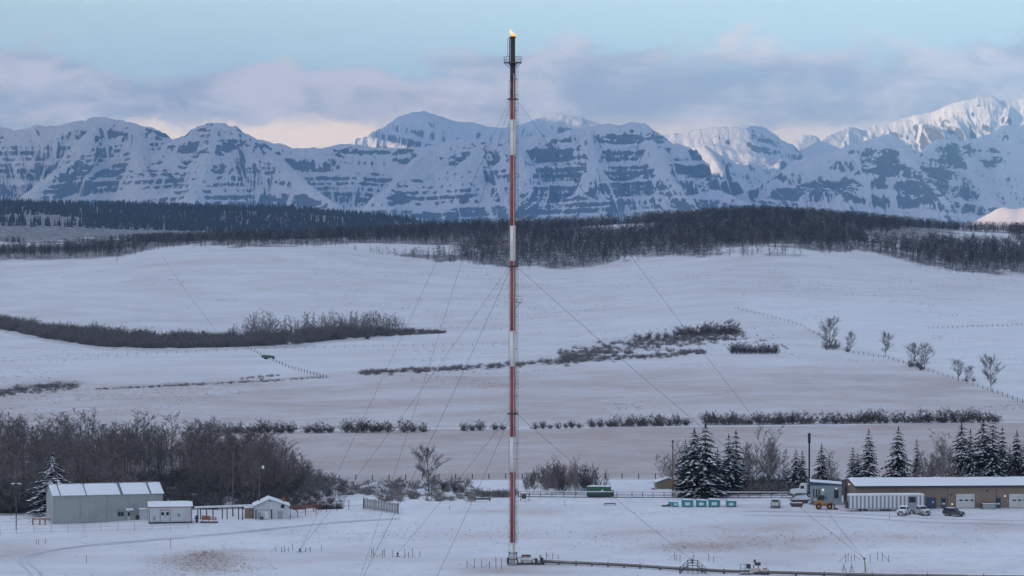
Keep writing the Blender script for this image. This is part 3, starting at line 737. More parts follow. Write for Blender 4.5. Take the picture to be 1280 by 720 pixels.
    scatter_mesh('low_brush', shr, pl, M_SHRUB, 'dark brush between the trunks of the wood behind the sheds')
    tuft = []
    for _ in range(5):
        t = TriBuf()
        for _ in range(9):
            o = Vector((random.uniform(-.35, .35), random.uniform(-.35, .35), -0.02)); t.sliver(o, o + Vector((random.uniform(-.25, .25), random.uniform(-.25, .25), random.uniform(.25, .5))), 0.035)
        tuft.append(t.arr())
    pl = []
    def grass(cx, cy, rx, ry, n):
        for _ in range(n):
            px = rng.normal(cx, rx); row = rng.normal(cy, ry)
            if row > 734 or row < 645: continue
            p = GR(px, row); s = rng.uniform(0.3, 0.75); pl.append((p.x, p.y, p.z, s, s))
    grass(250, 705, 32, 8, 600); grass(255, 693, 12, 2, 160); grass(300, 712, 20, 5, 120); grass(1000, 671, 150, 6, 420); grass(880, 684, 70, 4, 220); grass(600, 667, 130, 5, 260); grass(40, 650, 30, 3, 160); grass(430, 670, 80, 6, 90)
    scatter_mesh('dry_grass', tuft, pl, M_GRASS, 'tufts of dry grass poking through the snow')
    pl = []
    for _ in range(26000):
        D = 1020 + 1750 * rng.random() ** 1.2; px = rng.uniform(-20, 1300); x = (px - CX) / FPX * D
        n = float(fbm(x / 45, D / 70, 3, 230)); m = float(fbm(x / 300, D / 300, 2, 231))
        if n + 0.35 * (m - .5) < 0.61: continue
        s = rng.uniform(0.5, 1.15) * (D / 1500) ** .5; pl.append((x, D, gz(x, D), s * 1.5, s))
        if len(pl) > 5200: break
    scatter_mesh('dry_grass', tuft, pl, M_DRAW, 'scattered weed tufts and grass tips over the snowy slopes')
    pl = []
    for _ in range(1500):
        px = rng.uniform(-20, 1300); D = rng.uniform(560, 700); x = (px - CX) / FPX * D
        if float(fbm(x / 22, D / 14, 3, 240)) < 0.56: continue
        s = rng.uniform(0.18, 0.5); pl.append((x, D, gz(x, D), s * 1.4, s))
    scatter_mesh('dry_grass', tuft, pl, M_DRAW, 'small weed tips in the snow round the flare')
build_far_woods()

# individual plants
def plant_proto(name, h, meshes):
    return dict(h=h, meshes=meshes)
BARE = []
for k in range(8):
    h = random.uniform(12.5, 15.0); a, b = gen_bare(h, 21, 8, 6, random.uniform(0.30, 0.40), random.uniform(0.10, 0.22), 0.036)
    BARE.append((h, me_tri('trunk', a, M_TRUNK), me_tri('crown', b, M_TWIG)))
ROUND = []
for k in range(3):
    h = 10.0; a, b = gen_bare(h, 34, 10, 8, 0.42, 0.14, 0.030, oval=True)
    ROUND.append((h, me_tri('trunk', a, M_TRUNK), me_tri('crown', b, M_SHRUB)))
FROST = []
for k in range(3):
    h = 13.0; a, b = gen_bare(h, 14, 10, 7, 0.60, 0.12, 0.030, 4, 0.13, spl=58)
    FROST.append((h, me_tri('trunk', a, M_TRUNK), me_tri('crown', b, M_TWIGF)))
BUSH = []
for k in range(7):
    h = 4.0; a, b = gen_bare(h, 6, 6, 5, 0.80, 0.06, 0.036, 15, 0.12, spl=14)
    BUSH.append((h, me_tri('stems', a, M_SHRUB), me_tri('twigs', b, M_SHRUB)))
SPRUCE = []
for k in range(5):
    h = 12.0; a, b, c = gen_spruce(h, (0.17, 0.20, 0.225, 0.19, 0.16)[k])
    SPRUCE.append((h, me_tri('trunk', a, M_TRUNK), me_tri('crown', b, M_NEEDLE), me_tri('snow', c, M_SNOW)))

_a, _b, _c = gen_spruce(12.0, 0.24, snowp=1.2)
SNOWY = (12.0, me_tri('trunk', _a, M_TRUNK), me_tri('crown', _b, M_NEEDLE), me_tri('snow', _c, M_SNOW))
def plant(name, proto, p, h, label, cat, group=None, wide=1.0):
    k = h / proto[0]
    r = thing(name, label, cat, p, random.uniform(0, 6.28), group); r.scale = (k * wide, k * wide, k)
    for me in proto[1:]:
        o = bpy.data.objects.new(me.name.split('.')[0], me); link(o, r)
        if me.name.startswith('snow'): o['kind'] = 'stuff'
    return r

def build_plants():
    # the wood behind the sheds
    n = 0
    while n < 270:
        px = rng.uniform(-25, 432)
        dmax = np.interp(px, [-25, 60, 200, 250, 310, 345, 372, 400, 432], [905, 895, 862, 850, 815, 785, 765, 752, 742])
        dmin = 716 if px > 205 else 708
        D = dmin + (dmax - dmin) * rng.random() ** 0.75
        h = rng.uniform(10, 14.2) * np.interp(px, [-25, 230, 300, 350, 375, 400, 432], [1, .97, .86, 0.76, 0.54, 0.36, 0.24]) * np.interp(D, [708, 760, 900], [0.82, 1, 1.0])
        plant('bare_tree', BARE[rng.integers(8)], G(px, D) - Vector((0, 0, .2)), h, 'grey leafless tree in the wood behind the sheds', 'tree', 'leafless trees of the wood behind the sheds', 1.45); n += 1
    p = G(66, 704)
    plant('spruce_tree', SNOWY, p, 14.4, 'broad snow flocked spruce behind the left end of the large grey shed', 'spruce', None, 1.35)
    # hedge across the middle field
    HEDGE_ROW = [(240, 541), (300, 542), (420, 541), (540, 540), (640, 537), (760, 534), (900, 531), (1020, 530), (1245, 528)]
    gaps = [(345, 349), (372, 376), (420, 426), (538, 575), (608, 614), (633, 664), (699, 706), (728, 740), (858, 880), (1016, 1024), (497, 500)]
    px = 262.0
    while px < 1246:
        tall = np.interp(px, [260, 330, 540, 640, 720, 760, 1000, 1200, 1246], [3.6, 3.8, 3.7, 2.7, 2.2, 3.6, 3.7, 4.3, 3.8]) * rng.uniform(0.72, 1.14)
        if not any(a < px < b for a, b in gaps):
            row = np.interp(px, *zip(*HEDGE_ROW)); p = GR(px, row)
            plant('field_shrub', BUSH[rng.integers(7)], p - Vector((0, 0, .1)), tall * 1.22, 'round leafless shrub in the long hedgerow across the middle field', 'shrub', 'shrubs of the hedgerow across the field', 1.3)
        px += rng.uniform(7.5, 12.5) if px < 740 else rng.uniform(7.5, 12)
    # shrubs on the brow and below it
    for px in np.arange(846, 924, 5.6):
        p = GR(px + rng.uniform(-1, 1), np.interp(px, [846, 924], [421, 417]) + rng.uniform(-1, 1)); plant('brow_shrub', BUSH[rng.integers(7)], p, rng.uniform(6.0, 9.0), 'dark round shrub in the clump on the brow of the slope', 'shrub', 'shrubs clumped on the brow')
    for px in np.arange(800, 846, 11):
        p = GR(px, 424 + rng.uniform(-1, 3)); plant('brow_shrub', BUSH[rng.integers(7)], p, rng.uniform(3.5, 5.5), 'small shrub trailing off left of the clump on the brow', 'shrub', 'shrubs trailing off the brow')
    for px in np.arange(915, 974, 5.0):
        p = GR(px, 442.5); plant('field_shrub', BUSH[rng.integers(7)], p, rng.uniform(5, 6.5), 'dark shrub in the short row under the brow', 'shrub', 'shrubs of the short row under the brow')
    # trees along the field fence
    for px, row, top, wd, lab, kind in ((1038, 436, 399, 1.1, 'tall dense bare tree, uppermost along the sloping field fence', 0), (1063, 439, 416, 1.0, 'small bare tree just right of the dense uppermost one', 2),
                                      (1107, 446, 417, 1.0, 'bare round headed tree alone halfway down the field fence', 1), (1142, 458, 430, 1.1, 'left of the pair of bushy bare trees on the field fence', 0), (1155, 462, 431, 1.1, 'right of the pair of bushy bare trees on the field fence', 2),
                                      (1198, 476, 451, 1.1, 'low bare tree, left of two thin ones near the fence foot', 1), (1212, 476, 458, 1.1, 'lowest spreading bush beside the tall tree at the fence foot', 0), (1239, 489, 447, 0.95, 'tall open bare tree at the lower right of the field fence', 1)):
        p = GR(px, row); h = (row - top) / FPX * p.y; plant('bare_tree', (ROUND[0], ROUND[1], ROUND[2])[kind], p - Vector((0, 0, .2)), h, lab, 'tree', None, wd)
        if kind != 1:
            for k in range(2 if kind == 0 else 1):
                q = GR(px + (-4, 5)[k], row + 1); plant('field_shrub', BUSH[k], q, h * 0.42, 'shrub crowding the foot of a fence line tree', 'shrub', 'shrubs at the feet of the fence line trees')
    # two spruces sticking out of the crest wood, three small ones in the draw
    for px, D, h, lab in ((1009, 3560, 26, 'taller left of two dark spruces rising from the crest wood'), (1030, 3480, 23, 'shorter right of two dark spruces rising from the crest wood')):
        plant('spruce_tree', SPRUCE[4], G(px, D), h, lab, 'spruce')
    for px, row, h, lab in ((283, 429, 7, 'small spruce in the draw, left of three'), (291, 430, 8.5, 'tallest small spruce in the draw, between two others'), (459, 424, 5.5, 'snowy small spruce before the aspens of the draw'), (299, 430, 6, 'small spruce in the draw, right of three')):
        plant('spruce_tree', SPRUCE[1], GR(px, row), h, lab, 'spruce')
    # lone tree, its bushes and the willow thicket near the flare
    p = GR(536, 614); plant('bare_tree', ROUND[1], p, 9.8, 'lone upright bare tree standing left of the flare stack', 'tree', None, 1.15)
    for px, row, h, lab in ((555, 614, 2.9, 'round bush right beside the lone bare tree'), (569, 616, 2.7, 'forked bush, middle of three right of the lone tree'), (578, 616, 2.6, 'forked bush farthest right of the lone tree'), (506, 609, 0.9, 'tiny bush on the snow left of the lone tree')):
        plant('field_shrub', BUSH[2 if px < 560 else 4], GR(px, row), h, lab, 'bush')
    for k in range(34):
        px = 655 + 102 * rng.random(); h = rng.uniform(4.6, 7.6) * np.interp(px, [650, 675, 700, 740, 760], [0.65, 0.9, 1.05, 1.0, 0.75])
        p = G(px, rng.uniform(722, 742)); plant('willow_bush', (FROST + FROST + BUSH[:2])[rng.integers(8)], p, h, 'upright frosty willow in the thicket behind the green container', 'willow', 'willows of the thicket by the green container', 0.8)
    for px in np.arange(604, 640, 6.5):
        plant('willow_bush', BUSH[rng.integers(7)], GR(px, 621), rng.uniform(1.2, 1.9), 'low clipped bush in the short row left of the flare', 'bush', 'low bushes in the short row left of the flare')
    # spruces behind the yard: bearing, foot row, top row, variant, width
    labs = [(857, 616, 548, 1, .9, 'slim spruce beside the utility pole, left of the tall pair'), (868, 617, 533, 2, 1.05, 'snow laden spruce, left of the tall pair behind the bins'), (882, 617, 527, 2, 1.1, 'tallest snow laden spruce behind the teal bins'), (897, 616, 560, 1, 1.1, 'shorter spruce at the right foot of the tallest one'),
            (911, 614, 541, 3, .95, 'left of the narrow spruce pair beside the frosted trees'), (920, 613, 536, 0, 1.0, 'right of the narrow spruce pair beside the frosted trees'), (995, 612, 560, 1, .95, 'spruce left of the black vent stack, larger of two'), (1003, 612, 562, 3, .9, 'spruce touching the black vent stack on its left'),
            (1027, 606, 553, 2, .85, 'spruce just right of the black vent stack'), (1066, 603, 558, 0, 1.0, 'shorter of two spruces behind the brown building gable'), (1072, 603, 565, 1, .9, 'small dark spruce leaning on the tall one behind the gable'), (1086, 605, 535, 3, .9, 'tall slender spruce behind the gable end of the brown roof'),
            (1123, 605, 531, 2, .95, 'large spruce standing alone behind the brown roof'), (1146, 604, 547, 4, .75, 'very thin spruce right of the large lone one'), (1164, 604, 573, 1, .9, 'low spruce half hidden behind the brown roof'), (1202, 604, 525, 2, .95, 'leftmost big spruce of the right hand cluster'),
            (1213, 604, 535, 3, .8, 'narrow spruce second in the right hand cluster'), (1229, 604, 520, 2, 1.0, 'tallest spruce of the right hand cluster'), (1241, 604, 519, 3, .9, 'spruce closing the right hand cluster'), (1253, 602, 532, 0, .85, 'dark spruce just right of the right hand cluster'),
            (1262, 602, 557, 1, .9, 'short spruce left of the last tall one at the picture edge'), (1271, 602, 536, 2, .8, 'tall spruce near the right picture edge'), (1282, 602, 545, 3, .9, 'spruce cut by the right picture edge')]
    for px, row, top, k, w, lab in labs:
        D = 716 + (617 - row) * 2.4 + (px % 7); p = G(px, D); h = (p.z, 0)[1] + (CY - top + 0.0) / FPX * D + ZC - p.z
        plant('spruce_tree', SPRUCE[k], p, h, lab, 'spruce', None, w)
    for px, top, k, w, lab in ((838, 548, 0, 1.0, 'frosted bare tree leaning over the tan shed'), (847, 556, 1, .9, 'frosted bare tree between the utility pole and the spruces'), (946, 527, 0, .85, 'tallest frosted poplar in the middle of the yard trees'), (958, 536, 1, 1.0, 'frosted poplar right beside the tallest one'),
                               (972, 548, 2, 1.25, 'wide spreading frosted tree left of the vent stack'), (934, 552, 2, 1.0, 'frosted tree squeezed beside the narrow spruce pair'), (1042, 563, 1, 1.0, 'small frosted tree between the vent stack and the gable'), (1168, 543, 0, 1.0, 'pale bare tree left of the right hand spruce cluster'),
                               (1183, 540, 1, 1.1, 'pale bare tree touching the right hand spruce cluster'), (1190, 556, 2, 1.0, 'lower pale tree against the right hand spruce cluster'), (1156, 560, 2, .9, 'thin pale tree behind the very thin spruce')):
        D = 730 + (px % 5) * 3; p = G(px, D); h = (CY - top) / FPX * D + ZC - p.z
        plant('bare_tree', FROST[k], p, h, lab, 'tree', None, w)
build_plants()

# ------------------------------------------------------------------ built things: materials
def mat_clad(name, base, pitch=0.3, rough=0.55, strength=0.5, dirt=(0.12, 0.11, 0.10), dirt_amt=0.25):
    m = mat_simple(name, base, rough, 0.08, 0.6, dirt=dirt, dirt_amt=dirt_amt); t = NT(m.node_tree); b = t.n['Principled BSDF']
    tc = t.new('ShaderNodeTexCoord'); sp = t.new('ShaderNodeSeparateXYZ'); t.put(sp.inputs[0], tc.outputs['Object'])
    w = t.math('SINE', t.math('MULTIPLY', t.math('ADD', sp.outputs[0], sp.outputs[1]), 2 * math.pi / pitch))
    bp = t.new('ShaderNodeBump'); bp.inputs['Strength'].default_value = strength; bp.inputs['Distance'].default_value = 0.04
    t.put(bp.inputs['Height'], w); t.put(b.inputs['Normal'], bp.outputs[0]); return m
def mat_emit(name, col, st):
    m = bpy.data.materials.new(name); m.use_nodes = True; b = m.node_tree.nodes['Principled BSDF']
    b.inputs['Base Color'].default_value = tuple(col) + (1,); b.inputs['Emission Color'].default_value = tuple(col) + (1,); b.inputs['Emission Strength'].default_value = st; return m
RUST = (0.16, 0.07, 0.04)
M_RED = mat_simple('red_paint', (0.255, 0.050, 0.042), 0.6, 0.22, 0.7, dirt=(0.10, 0.045, 0.04), dirt_amt=0.7)
M_WHT = mat_simple('white_paint', (0.66, 0.65, 0.63), 0.55, 0.08, 0.7, dirt=(0.30, 0.25, 0.21), dirt_amt=0.5)
M_SOOT = mat_simple('sooty_steel', (0.028, 0.026, 0.027), 0.8, 0.4, 1.5, dirt=(0.09, 0.035, 0.03), dirt_amt=0.5)
M_SOOTRED = mat_simple('soot_stained_red', (0.085, 0.026, 0.024), 0.7, 0.5, 0.6, dirt=(0.02, 0.018, 0.018), dirt_amt=0.8)
M_DARK = mat_simple('dark_steel', (0.055, 0.055, 0.06), 0.6, 0.25, 3.0, 0.2)
M_GALV = mat_simple('galvanised_steel', (0.30, 0.31, 0.32), 0.5, 0.15, 3.0, 0.4)
M_WIRE = mat_simple('wire_rope', (0.075, 0.078, 0.085), 0.6, 0.1, 3.0)
M_BEIGE = mat_simple('weathered_pipe_paint', (0.46, 0.40, 0.36), 0.55, 0.12, 1.0, dirt=RUST, dirt_amt=0.4)
M_PIPE = mat_simple('dull_brown_pipe', (0.20, 0.175, 0.16), 0.65, 0.2, 0.8, dirt=(0.5, 0.5, 0.52), dirt_amt=0.5)
M_DOORW = mat_simple('dull_white_door', (0.50, 0.50, 0.50), 0.55, 0.08, 1.0, dirt=(0.25, 0.23, 0.21), dirt_amt=0.4)
M_GREYCL = mat_clad('grey_cladding', (0.285, 0.315, 0.312), 0.45, strength=0.35)
M_WHITECL = mat_clad('white_cladding', (0.47, 0.49, 0.52), 0.4, strength=0.3)
M_BROWNCL = mat_clad('brown_cladding', (0.20, 0.148, 0.115), 0.4, strength=0.35)
M_BLUECL = mat_clad('pale_blue_cladding', (0.235, 0.30, 0.335), 0.4, strength=0.3)
M_TANCL = mat_clad('tan_boards', (0.22, 0.165, 0.11), 0.25)
M_BLUE = mat_simple('blue_paint', (0.030, 0.050, 0.105), 0.5, 0.15, 2.0)
M_REDTRIM = mat_simple('dark_red_trim', (0.17, 0.035, 0.035), 0.5, 0.15, 2.0)
M_GLASS = mat_simple('dark_glass', (0.018, 0.022, 0.028), 0.12, 0.2, 1.0)
M_TEAL = mat_simple('teal_paint', (0.030, 0.24, 0.27), 0.5, 0.15, 1.5, dirt=(0.12, 0.13, 0.13), dirt_amt=0.35)
M_GREEN = mat_simple('green_paint', (0.030, 0.105, 0.066), 0.5, 0.15, 1.0, dirt=(0.10, 0.09, 0.07), dirt_amt=0.4)
M_YEL = mat_simple('machine_yellow', (0.36, 0.145, 0.028), 0.45, 0.15, 1.5, dirt=(0.10, 0.07, 0.05), dirt_amt=0.4)
M_ORG = mat_simple('rusty_orange', (0.28, 0.085, 0.04), 0.7, 0.3, 1.5, dirt=(0.09, 0.05, 0.04), dirt_amt=0.6)
M_POLE = mat_simple('weathered_timber', (0.10, 0.078, 0.065), 0.85, 0.3, 1.5)
M_RUBBER = mat_simple('rubber', (0.02, 0.02, 0.022), 0.8, 0.2, 4)
M_CARW = mat_simple('white_car_paint', (0.66, 0.67, 0.69), 0.3, 0.04, 1.0, dirt=(0.28, 0.26, 0.25), dirt_amt=0.5)
M_CARD = mat_simple('dark_green_car_paint', (0.020, 0.030, 0.030), 0.28, 0.2, 1.0, dirt=(0.12, 0.12, 0.12), dirt_amt=0.35)
M_DARKROOF = mat_simple('dark_roof', (0.05, 0.05, 0.055), 0.8, 0.2, 1.0)
M_TAIL = mat_simple('red_lens', (0.25, 0.02, 0.02), 0.3, 0.1, 3)
M_LENS = mat_simple('clear_lens', (0.7, 0.7, 0.72), 0.2, 0.05, 3)
M_LAMP = mat_emit('lit_lamp', (1.0, 0.88, 0.70), 0.35)
M_CONC = mat_simple('concrete', (0.28, 0.27, 0.26), 0.9, 0.15, 1.0)

def mat_flame():
    m = bpy.data.materials.new('gas_flame'); m.use_nodes = True; t = NT(m.node_tree); t.n.clear()
    out = t.new('ShaderNodeOutputMaterial'); em = t.new('ShaderNodeEmission'); tr = t.new('ShaderNodeBsdfTransparent'); mx = t.new('ShaderNodeMixShader')
    tc = t.new('ShaderNodeTexCoord'); sp = t.new('ShaderNodeSeparateXYZ'); t.put(sp.inputs[0], tc.outputs['Object'])
    h = t.math('DIVIDE', sp.outputs[2], 1.9, clamp=True); n = t.noise(tc.outputs['Object'], 1.8, 3)
    t.put(em.inputs['Color'], t.mix(t.step(h, 0.05, 0.6), (1.0, 0.36, 0.06), (1.0, 0.62, 0.42))); em.inputs['Strength'].default_value = 1.0
    t.put(mx.inputs[0], t.math('MULTIPLY', t.step(h, 1.02, 0.12, 0.12, 0.95), t.step(n, 0.30, 0.55, 0.45, 1.0)))
    t.l.new(tr.outputs[0], mx.inputs[1]); t.l.new(em.outputs[0], mx.inputs[2]); t.l.new(mx.outputs[0], out.inputs[0]); return m

class Facade:
    """front line of a building: turns a bearing and a depression row into local x and z"""
    def __init__(s, p, rz): s.p = p; s.c, s.s = math.cos(rz), math.sin(rz)
    def x(s, px): u = (px - CX) / FPX; return (u * s.p.y - s.p.x) / (s.c - u * s.s)
    def z(s, px, row): D = s.p.y + s.s * s.x(px); return ZC - (row - CY) / FPX * D - s.p.z
    def rect(s, x0, x1, r0, r1):
        xm = (x0 + x1) / 2; return s.x(x0), s.x(x1), s.z(xm, r1), s.z(xm, r0)

def plate(mb, a, y, th=0.05):   # thin panel proud of a facade lying in y = 0
    x0, x1, z0, z1 = a; return mb.span((x0, y - th, z0), (x1, y, z1))
def frame_of(mb, a, y, w=0.12, th=0.09):
    x0, x1, z0, z1 = a
    mb.span((x0 - w, y - th, z0), (x0, y, z1)); mb.span((x1, y - th, z0), (x1 + w, y, z1)); mb.span((x0 - w, y - th, z1), (x1 + w, y, z1 + w)); return mb

def snow_slab(name, root, x0, x1, y0, z0, y1, z1, th=0.22, mat=None, gaps=()):
    """uneven blanket on a sloping roof from (y0,z0) up to (y1,z1)"""
    mb = MB(); nx = max(6, int((x1 - x0) / 0.8)); ny = 5; vs = []
    for j in range(ny + 1):
        for i in range(nx + 1):
            x = x0 + (x1 - x0) * i / nx; f = j / ny; y = y0 + (y1 - y0) * f; z = z0 + (z1 - z0) * f
            e = 0.25 if i in (0, nx) or j in (0,) else 1
            vs.append((x, y, z + 0.02 + th * e * (0.6 + 0.6 * float(fbm(x / 2.2 + z0, y / 1.7, 2, 15)))))
    n = len(vs)
    for j in range(ny + 1):
        for i in range(nx + 1):
            f = j / ny; vs.append((x0 + (x1 - x0) * i / nx, y0 + (y1 - y0) * f, z0 + (z1 - z0) * f + 0.012))
    w = nx + 1; fs = []
    for j in range(ny):
        for i in range(nx):
            a = j * w + i; fs += [(a, a + 1, a + 1 + w, a + w), (n + a, n + a + w, n + a + 1 + w, n + a + 1)]
    rim = [i for i in range(w)] + [j * w + nx for j in range(1, ny + 1)] + [ny * w + i for i in range(nx - 1, -1, -1)] + [j * w for j in range(ny - 1, 0, -1)]
    for a, b in zip(rim, rim[1:] + rim[:1]): fs.append((a, n + a, n + b, b))
    mb.add(vs, fs); return mb.build(name, mat or M_SNOW, root, smooth=False)

def gable_shell(root, L, Wd, He, Hr, wall, roof, over=0.35, th=0.14, snow=0.22, pieces=None):
    MB().prism([(0, -0.3), (Wd, -0.3), (Wd, He), (Wd / 2, Hr), (0, He)], 0, L, 'x').build('wall', wall, root)
    k = (Hr - He) / (Wd / 2)
    for sgn in (0, 1):
        pts = [(-over, He - over * k + 0.01), (Wd / 2, Hr + 0.01), (Wd / 2, Hr + th), (-over, He - over * k + th)]
        if sgn: pts = [(Wd - a, b) for a, b in pts]
        MB().prism(pts, -over, L + over, 'x').build('roof', roof, root)
    if snow:
        for (a, b) in (pieces or [(-over + .05, L + over - .05)]):
            snow_slab('roof_snow', root, a, b, -over + 0.04, He - over * k + th, Wd / 2 - 0.02, Hr + th, snow)
        snow_slab('roof_snow', root, -over + .05, L + over - .05, Wd + over - 0.04, He - over * k + th, Wd / 2 + 0.02, Hr + th, snow)

# ------------------------------------------------------------------ flare stack
def build_flare():
    D = 600.0; base = G(641, D); Z0 = base.z
    def h(row): return ZC - (row - CY) / FPX * D - Z0
    f = thing('flare_stack', 'tall red and white guyed flare stack with burning tip', 'flare stack', base)
    bands = [(707, 678.5, M_WHT), (678.5, 590.7, M_RED), (590.7, 546.4, M_WHT), (546.4, 458.6, M_RED), (458.6, 414, M_WHT), (414, 326.7, M_RED), (326.7, 282.5, M_WHT), (282.5, 194.6, M_RED), (194.6, 150, M_WHT), (150, 122.5, M_RED), (122.5, 100, M_SOOTRED), (100, 79, M_SOOT)]
    rr = 0.52
    for a, b, m in bands:
        o = MB().tube((0, 0, h(a) + (0.0 if a < 700 else 0)), (0, 0, h(b)), rr, rr, 20).build('stack_section', m, f)
        o['label'] = {M_WHT: 'white painted section', M_RED: 'red painted section', M_SOOTRED: 'soot blackened red section', M_SOOT: 'soot black section'}[m]
        for p in o.data.polygons: p.use_smooth = len(p.vertices) == 4
        MB().tube((0, 0, h(b) - 0.06), (0, 0, h(b) + 0.06), rr + 0.07, None, 20).build('flange', M_DARK if m in (M_SOOT, M_SOOTRED) else m, f)
    tip = MB().tube((0, 0, h(79)), (0, 0, h(48)), 0.46, 0.46, 16).tube((0, 0, h(48)), (0, 0, h(45.5)), 0.56, 0.60, 16); tip.build('burner_tip', M_SOOT, f)
    mb = MB()
    for a in (2.5, 3.6, 5.2): mb.tube((0.75 * math.cos(a), 0.75 * math.sin(a), h(80)), (0.72 * math.cos(a), 0.72 * math.sin(a), h(47)), 0.055, None, 6)
    mb.path([(-0.95, -0.1, h(71)), (-0.95, -0.1, h(48)), (-0.5, -0.05, h(47.2))], 0.045, 5); mb.build('pilot_burner', M_SOOT, f)
    # main platform
    pl = MB(); n = 16; R0 = 1.68
    pl.tube((0, 0, h(79.0)), (0, 0, h(78.2)), R0, R0, n); dk = pl.build('platform', M_DARK, f)
    ra = MB()
    for k in range(n):
        a, b = 2 * math.pi * k / n, 2 * math.pi * (k + 1) / n
        P = lambda t, z: (R0 * math.cos(t), R0 * math.sin(t), z)
        ra.tube(P(a, h(78.2)), P(a, h(71)), 0.035, None, 4)
        for z in (h(71), h(74.5)): ra.tube(P(a, z), P(b, z), 0.035, None, 4)
        ra.tube(P(a, h(77.6)), P(b, h(77.6)), 0.06, None, 4)
    ra.build('railing', M_DARK, dk)
    br = MB()
    for k in range(6): a = math.pi * k / 3; br.tube((R0 * .95 * math.cos(a), R0 * .95 * math.sin(a), h(79.2)), (0.5 * math.cos(a), 0.5 * math.sin(a), h(85.5)), 0.06, None, 5)
    br.build('bracket', M_DARK, dk)
    # small rest platform on the right
    z0 = h(378); pl = MB(); pl.span((0.55, -0.6, z0), (1.75, 0.6, z0 + 0.10)); dk = pl.build('platform', M_DARK, f, 'small rest platform on the right side')
    ra = MB()
    for x, y in ((1.72, -.57), (1.72, .57), (0.65, -.57), (0.65, .57)): ra.tube((x, y, z0), (x, y, z0 + 1.2), 0.03, None, 4)
    for z in (z0 + .6, z0 + 1.2): ra.path([(0.65, -.57, z), (1.72, -.57, z), (1.72, .57, z), (0.65, .57, z)], 0.03, 4)
    ra.build('railing', M_DARK, dk); MB().tube((1.5, -.3, z0), (0.5, -.3, z0 - 1.1), 0.05).tube((1.5, .3, z0), (0.5, .3, z0 - 1.1), 0.05).build('bracket', M_DARK, dk)
    # ladder on the right, thin conduit on the left, riser pipe in front
    ld = MB(); top, bot = h(79), h(680)
    for x in (0.66, 1.0): ld.tube((x, -0.12, bot), (x, -0.12, top), 0.042, None, 4)
    z = bot
    while z < top: ld.tube((0.66, -0.12, z), (1.0, -0.12, z), 0.022, None, 4); z += 0.75
    ldo = ld.build('ladder', M_DARK, f)
    st = MB(); z = bot + 1
    while z < top: st.tube((0.45, -0.12, z), (1.02, -0.12, z), 0.055, None, 4); st.tube((-0.45, 0, z + .4), (-0.80, 0, z + .4), 0.05, None, 4); z += 3.05
    st.build('standoff', M_DARK, f)
    MB().tube((-0.72, 0, h(704)), (-0.72, 0, h(100)), 0.055, None, 6).build('conduit', M_GALV, f)
    MB().tube((0.20, -0.56, h(704)), (0.20, -0.56, h(92)), 0.085, None, 7).build('riser_pipe', M_BEIGE, f)
    for r in (124, 333, 517):
        MB().tube((0, 0, h(r) - 0.2), (0, 0, h(r) + 0.2), rr + 0.16, None, 16).span((-1.1, -0.06, h(r) - .12), (1.1, 0.06, h(r) + .12)).build('guy_collar', M_DARK, f)
    # base: box frame, knock-out drum, valves
    MB().span((-0.95, -0.95, -0.3), (0.95, 0.95, 0.25)).build('footing', M_CONC, f)
    fr = MB()
    for x in (-.9, .9):
        for y in (-.9, .9): fr.tube((x, y, 0.2), (x * .75, y * .75, 2.4), 0.09, None, 5)
    for z in (1.2, 2.4): fr.path([(-.82, -.82, z), (.82, -.82, z), (.82, .82, z), (-.82, .82, z), (-.82, -.82, z)], 0.07, 5)
    fr.span((-1.15, -.7, .3), (-.75, -.2, 1.5)); fr.build('base_frame', M_DARK, f)
    # flame
    fl = MB(); random.seed(11)
    def lick(cx, r, hh, lean, ph):
        nz, nn = 8, 9; vs = []
        for i in range(nz + 1):
            t = i / nz; rad = r * (math.sin(math.pi * min(1, 0.18 + t * 0.82)) ** 0.9) * (1 - 0.35 * t) + 0.01
            for k in range(nn):
                a = 6.283 * k / nn; vs.append((cx + lean * t * t + 0.10 * math.sin(5 * t + ph) + rad * math.cos(a), rad * math.sin(a), hh * t))
        fs = [(i * nn + k, i * nn + (k + 1) % nn, (i + 1) * nn + (k + 1) % nn, (i + 1) * nn + k) for i in range(nz) for k in range(nn)]
        fl.add(vs, fs)
    lick(0.05, 0.42, 0.85, 0.1, 0); lick(-0.18, 0.26, 1.7, -0.35, 1.2); lick(0.25, 0.18, 0.7, 0.35, 2.2); lick(-.05, 0.12, 1.2, 0.25, .4)
    o = fl.build('flame', mat_flame(), f, 'small orange gas flame', smooth=True, loc=(0, 0, h(46.2)))
    # guy wires: collar row, anchor point
    aR, aRi, aL, aLi = AT(1080.5, 698.5, GR(1080.5, 716).y), AT(865, 700, GR(865, 704).y), AT(375, 687, GR(375, 690).y), AT(497, 692, GR(497, 696).y)
    aF = Vector((-27.0, 537.0, gz(-27, 537) + 0.6)); aFi = Vector((-14.0, 567.0, gz(-14, 567) + 0.4))
    for row, a in ((124, aR), (333, aR), (517, aRi), (124, aL), (333, aL), (517, aLi), (124, aF), (333, aF), (517, aFi)):
        top = Vector((0, 0, h(row))); e = Vector(a) - base; d = Vector((e.x, e.y, 0)).normalized(); top = top + d * 0.7
        L = (e - top).length; pts = []
        for i in range(15): t = i / 14; p = top.lerp(e, t); p.z -= L * 0.011 * 4 * t * (1 - t); pts.append(p)
        MB().path(pts, 0.034, 4).build('guy_wire', M_WIRE, f)
    return aR, aRi, aL, aLi
ANCH = build_flare()

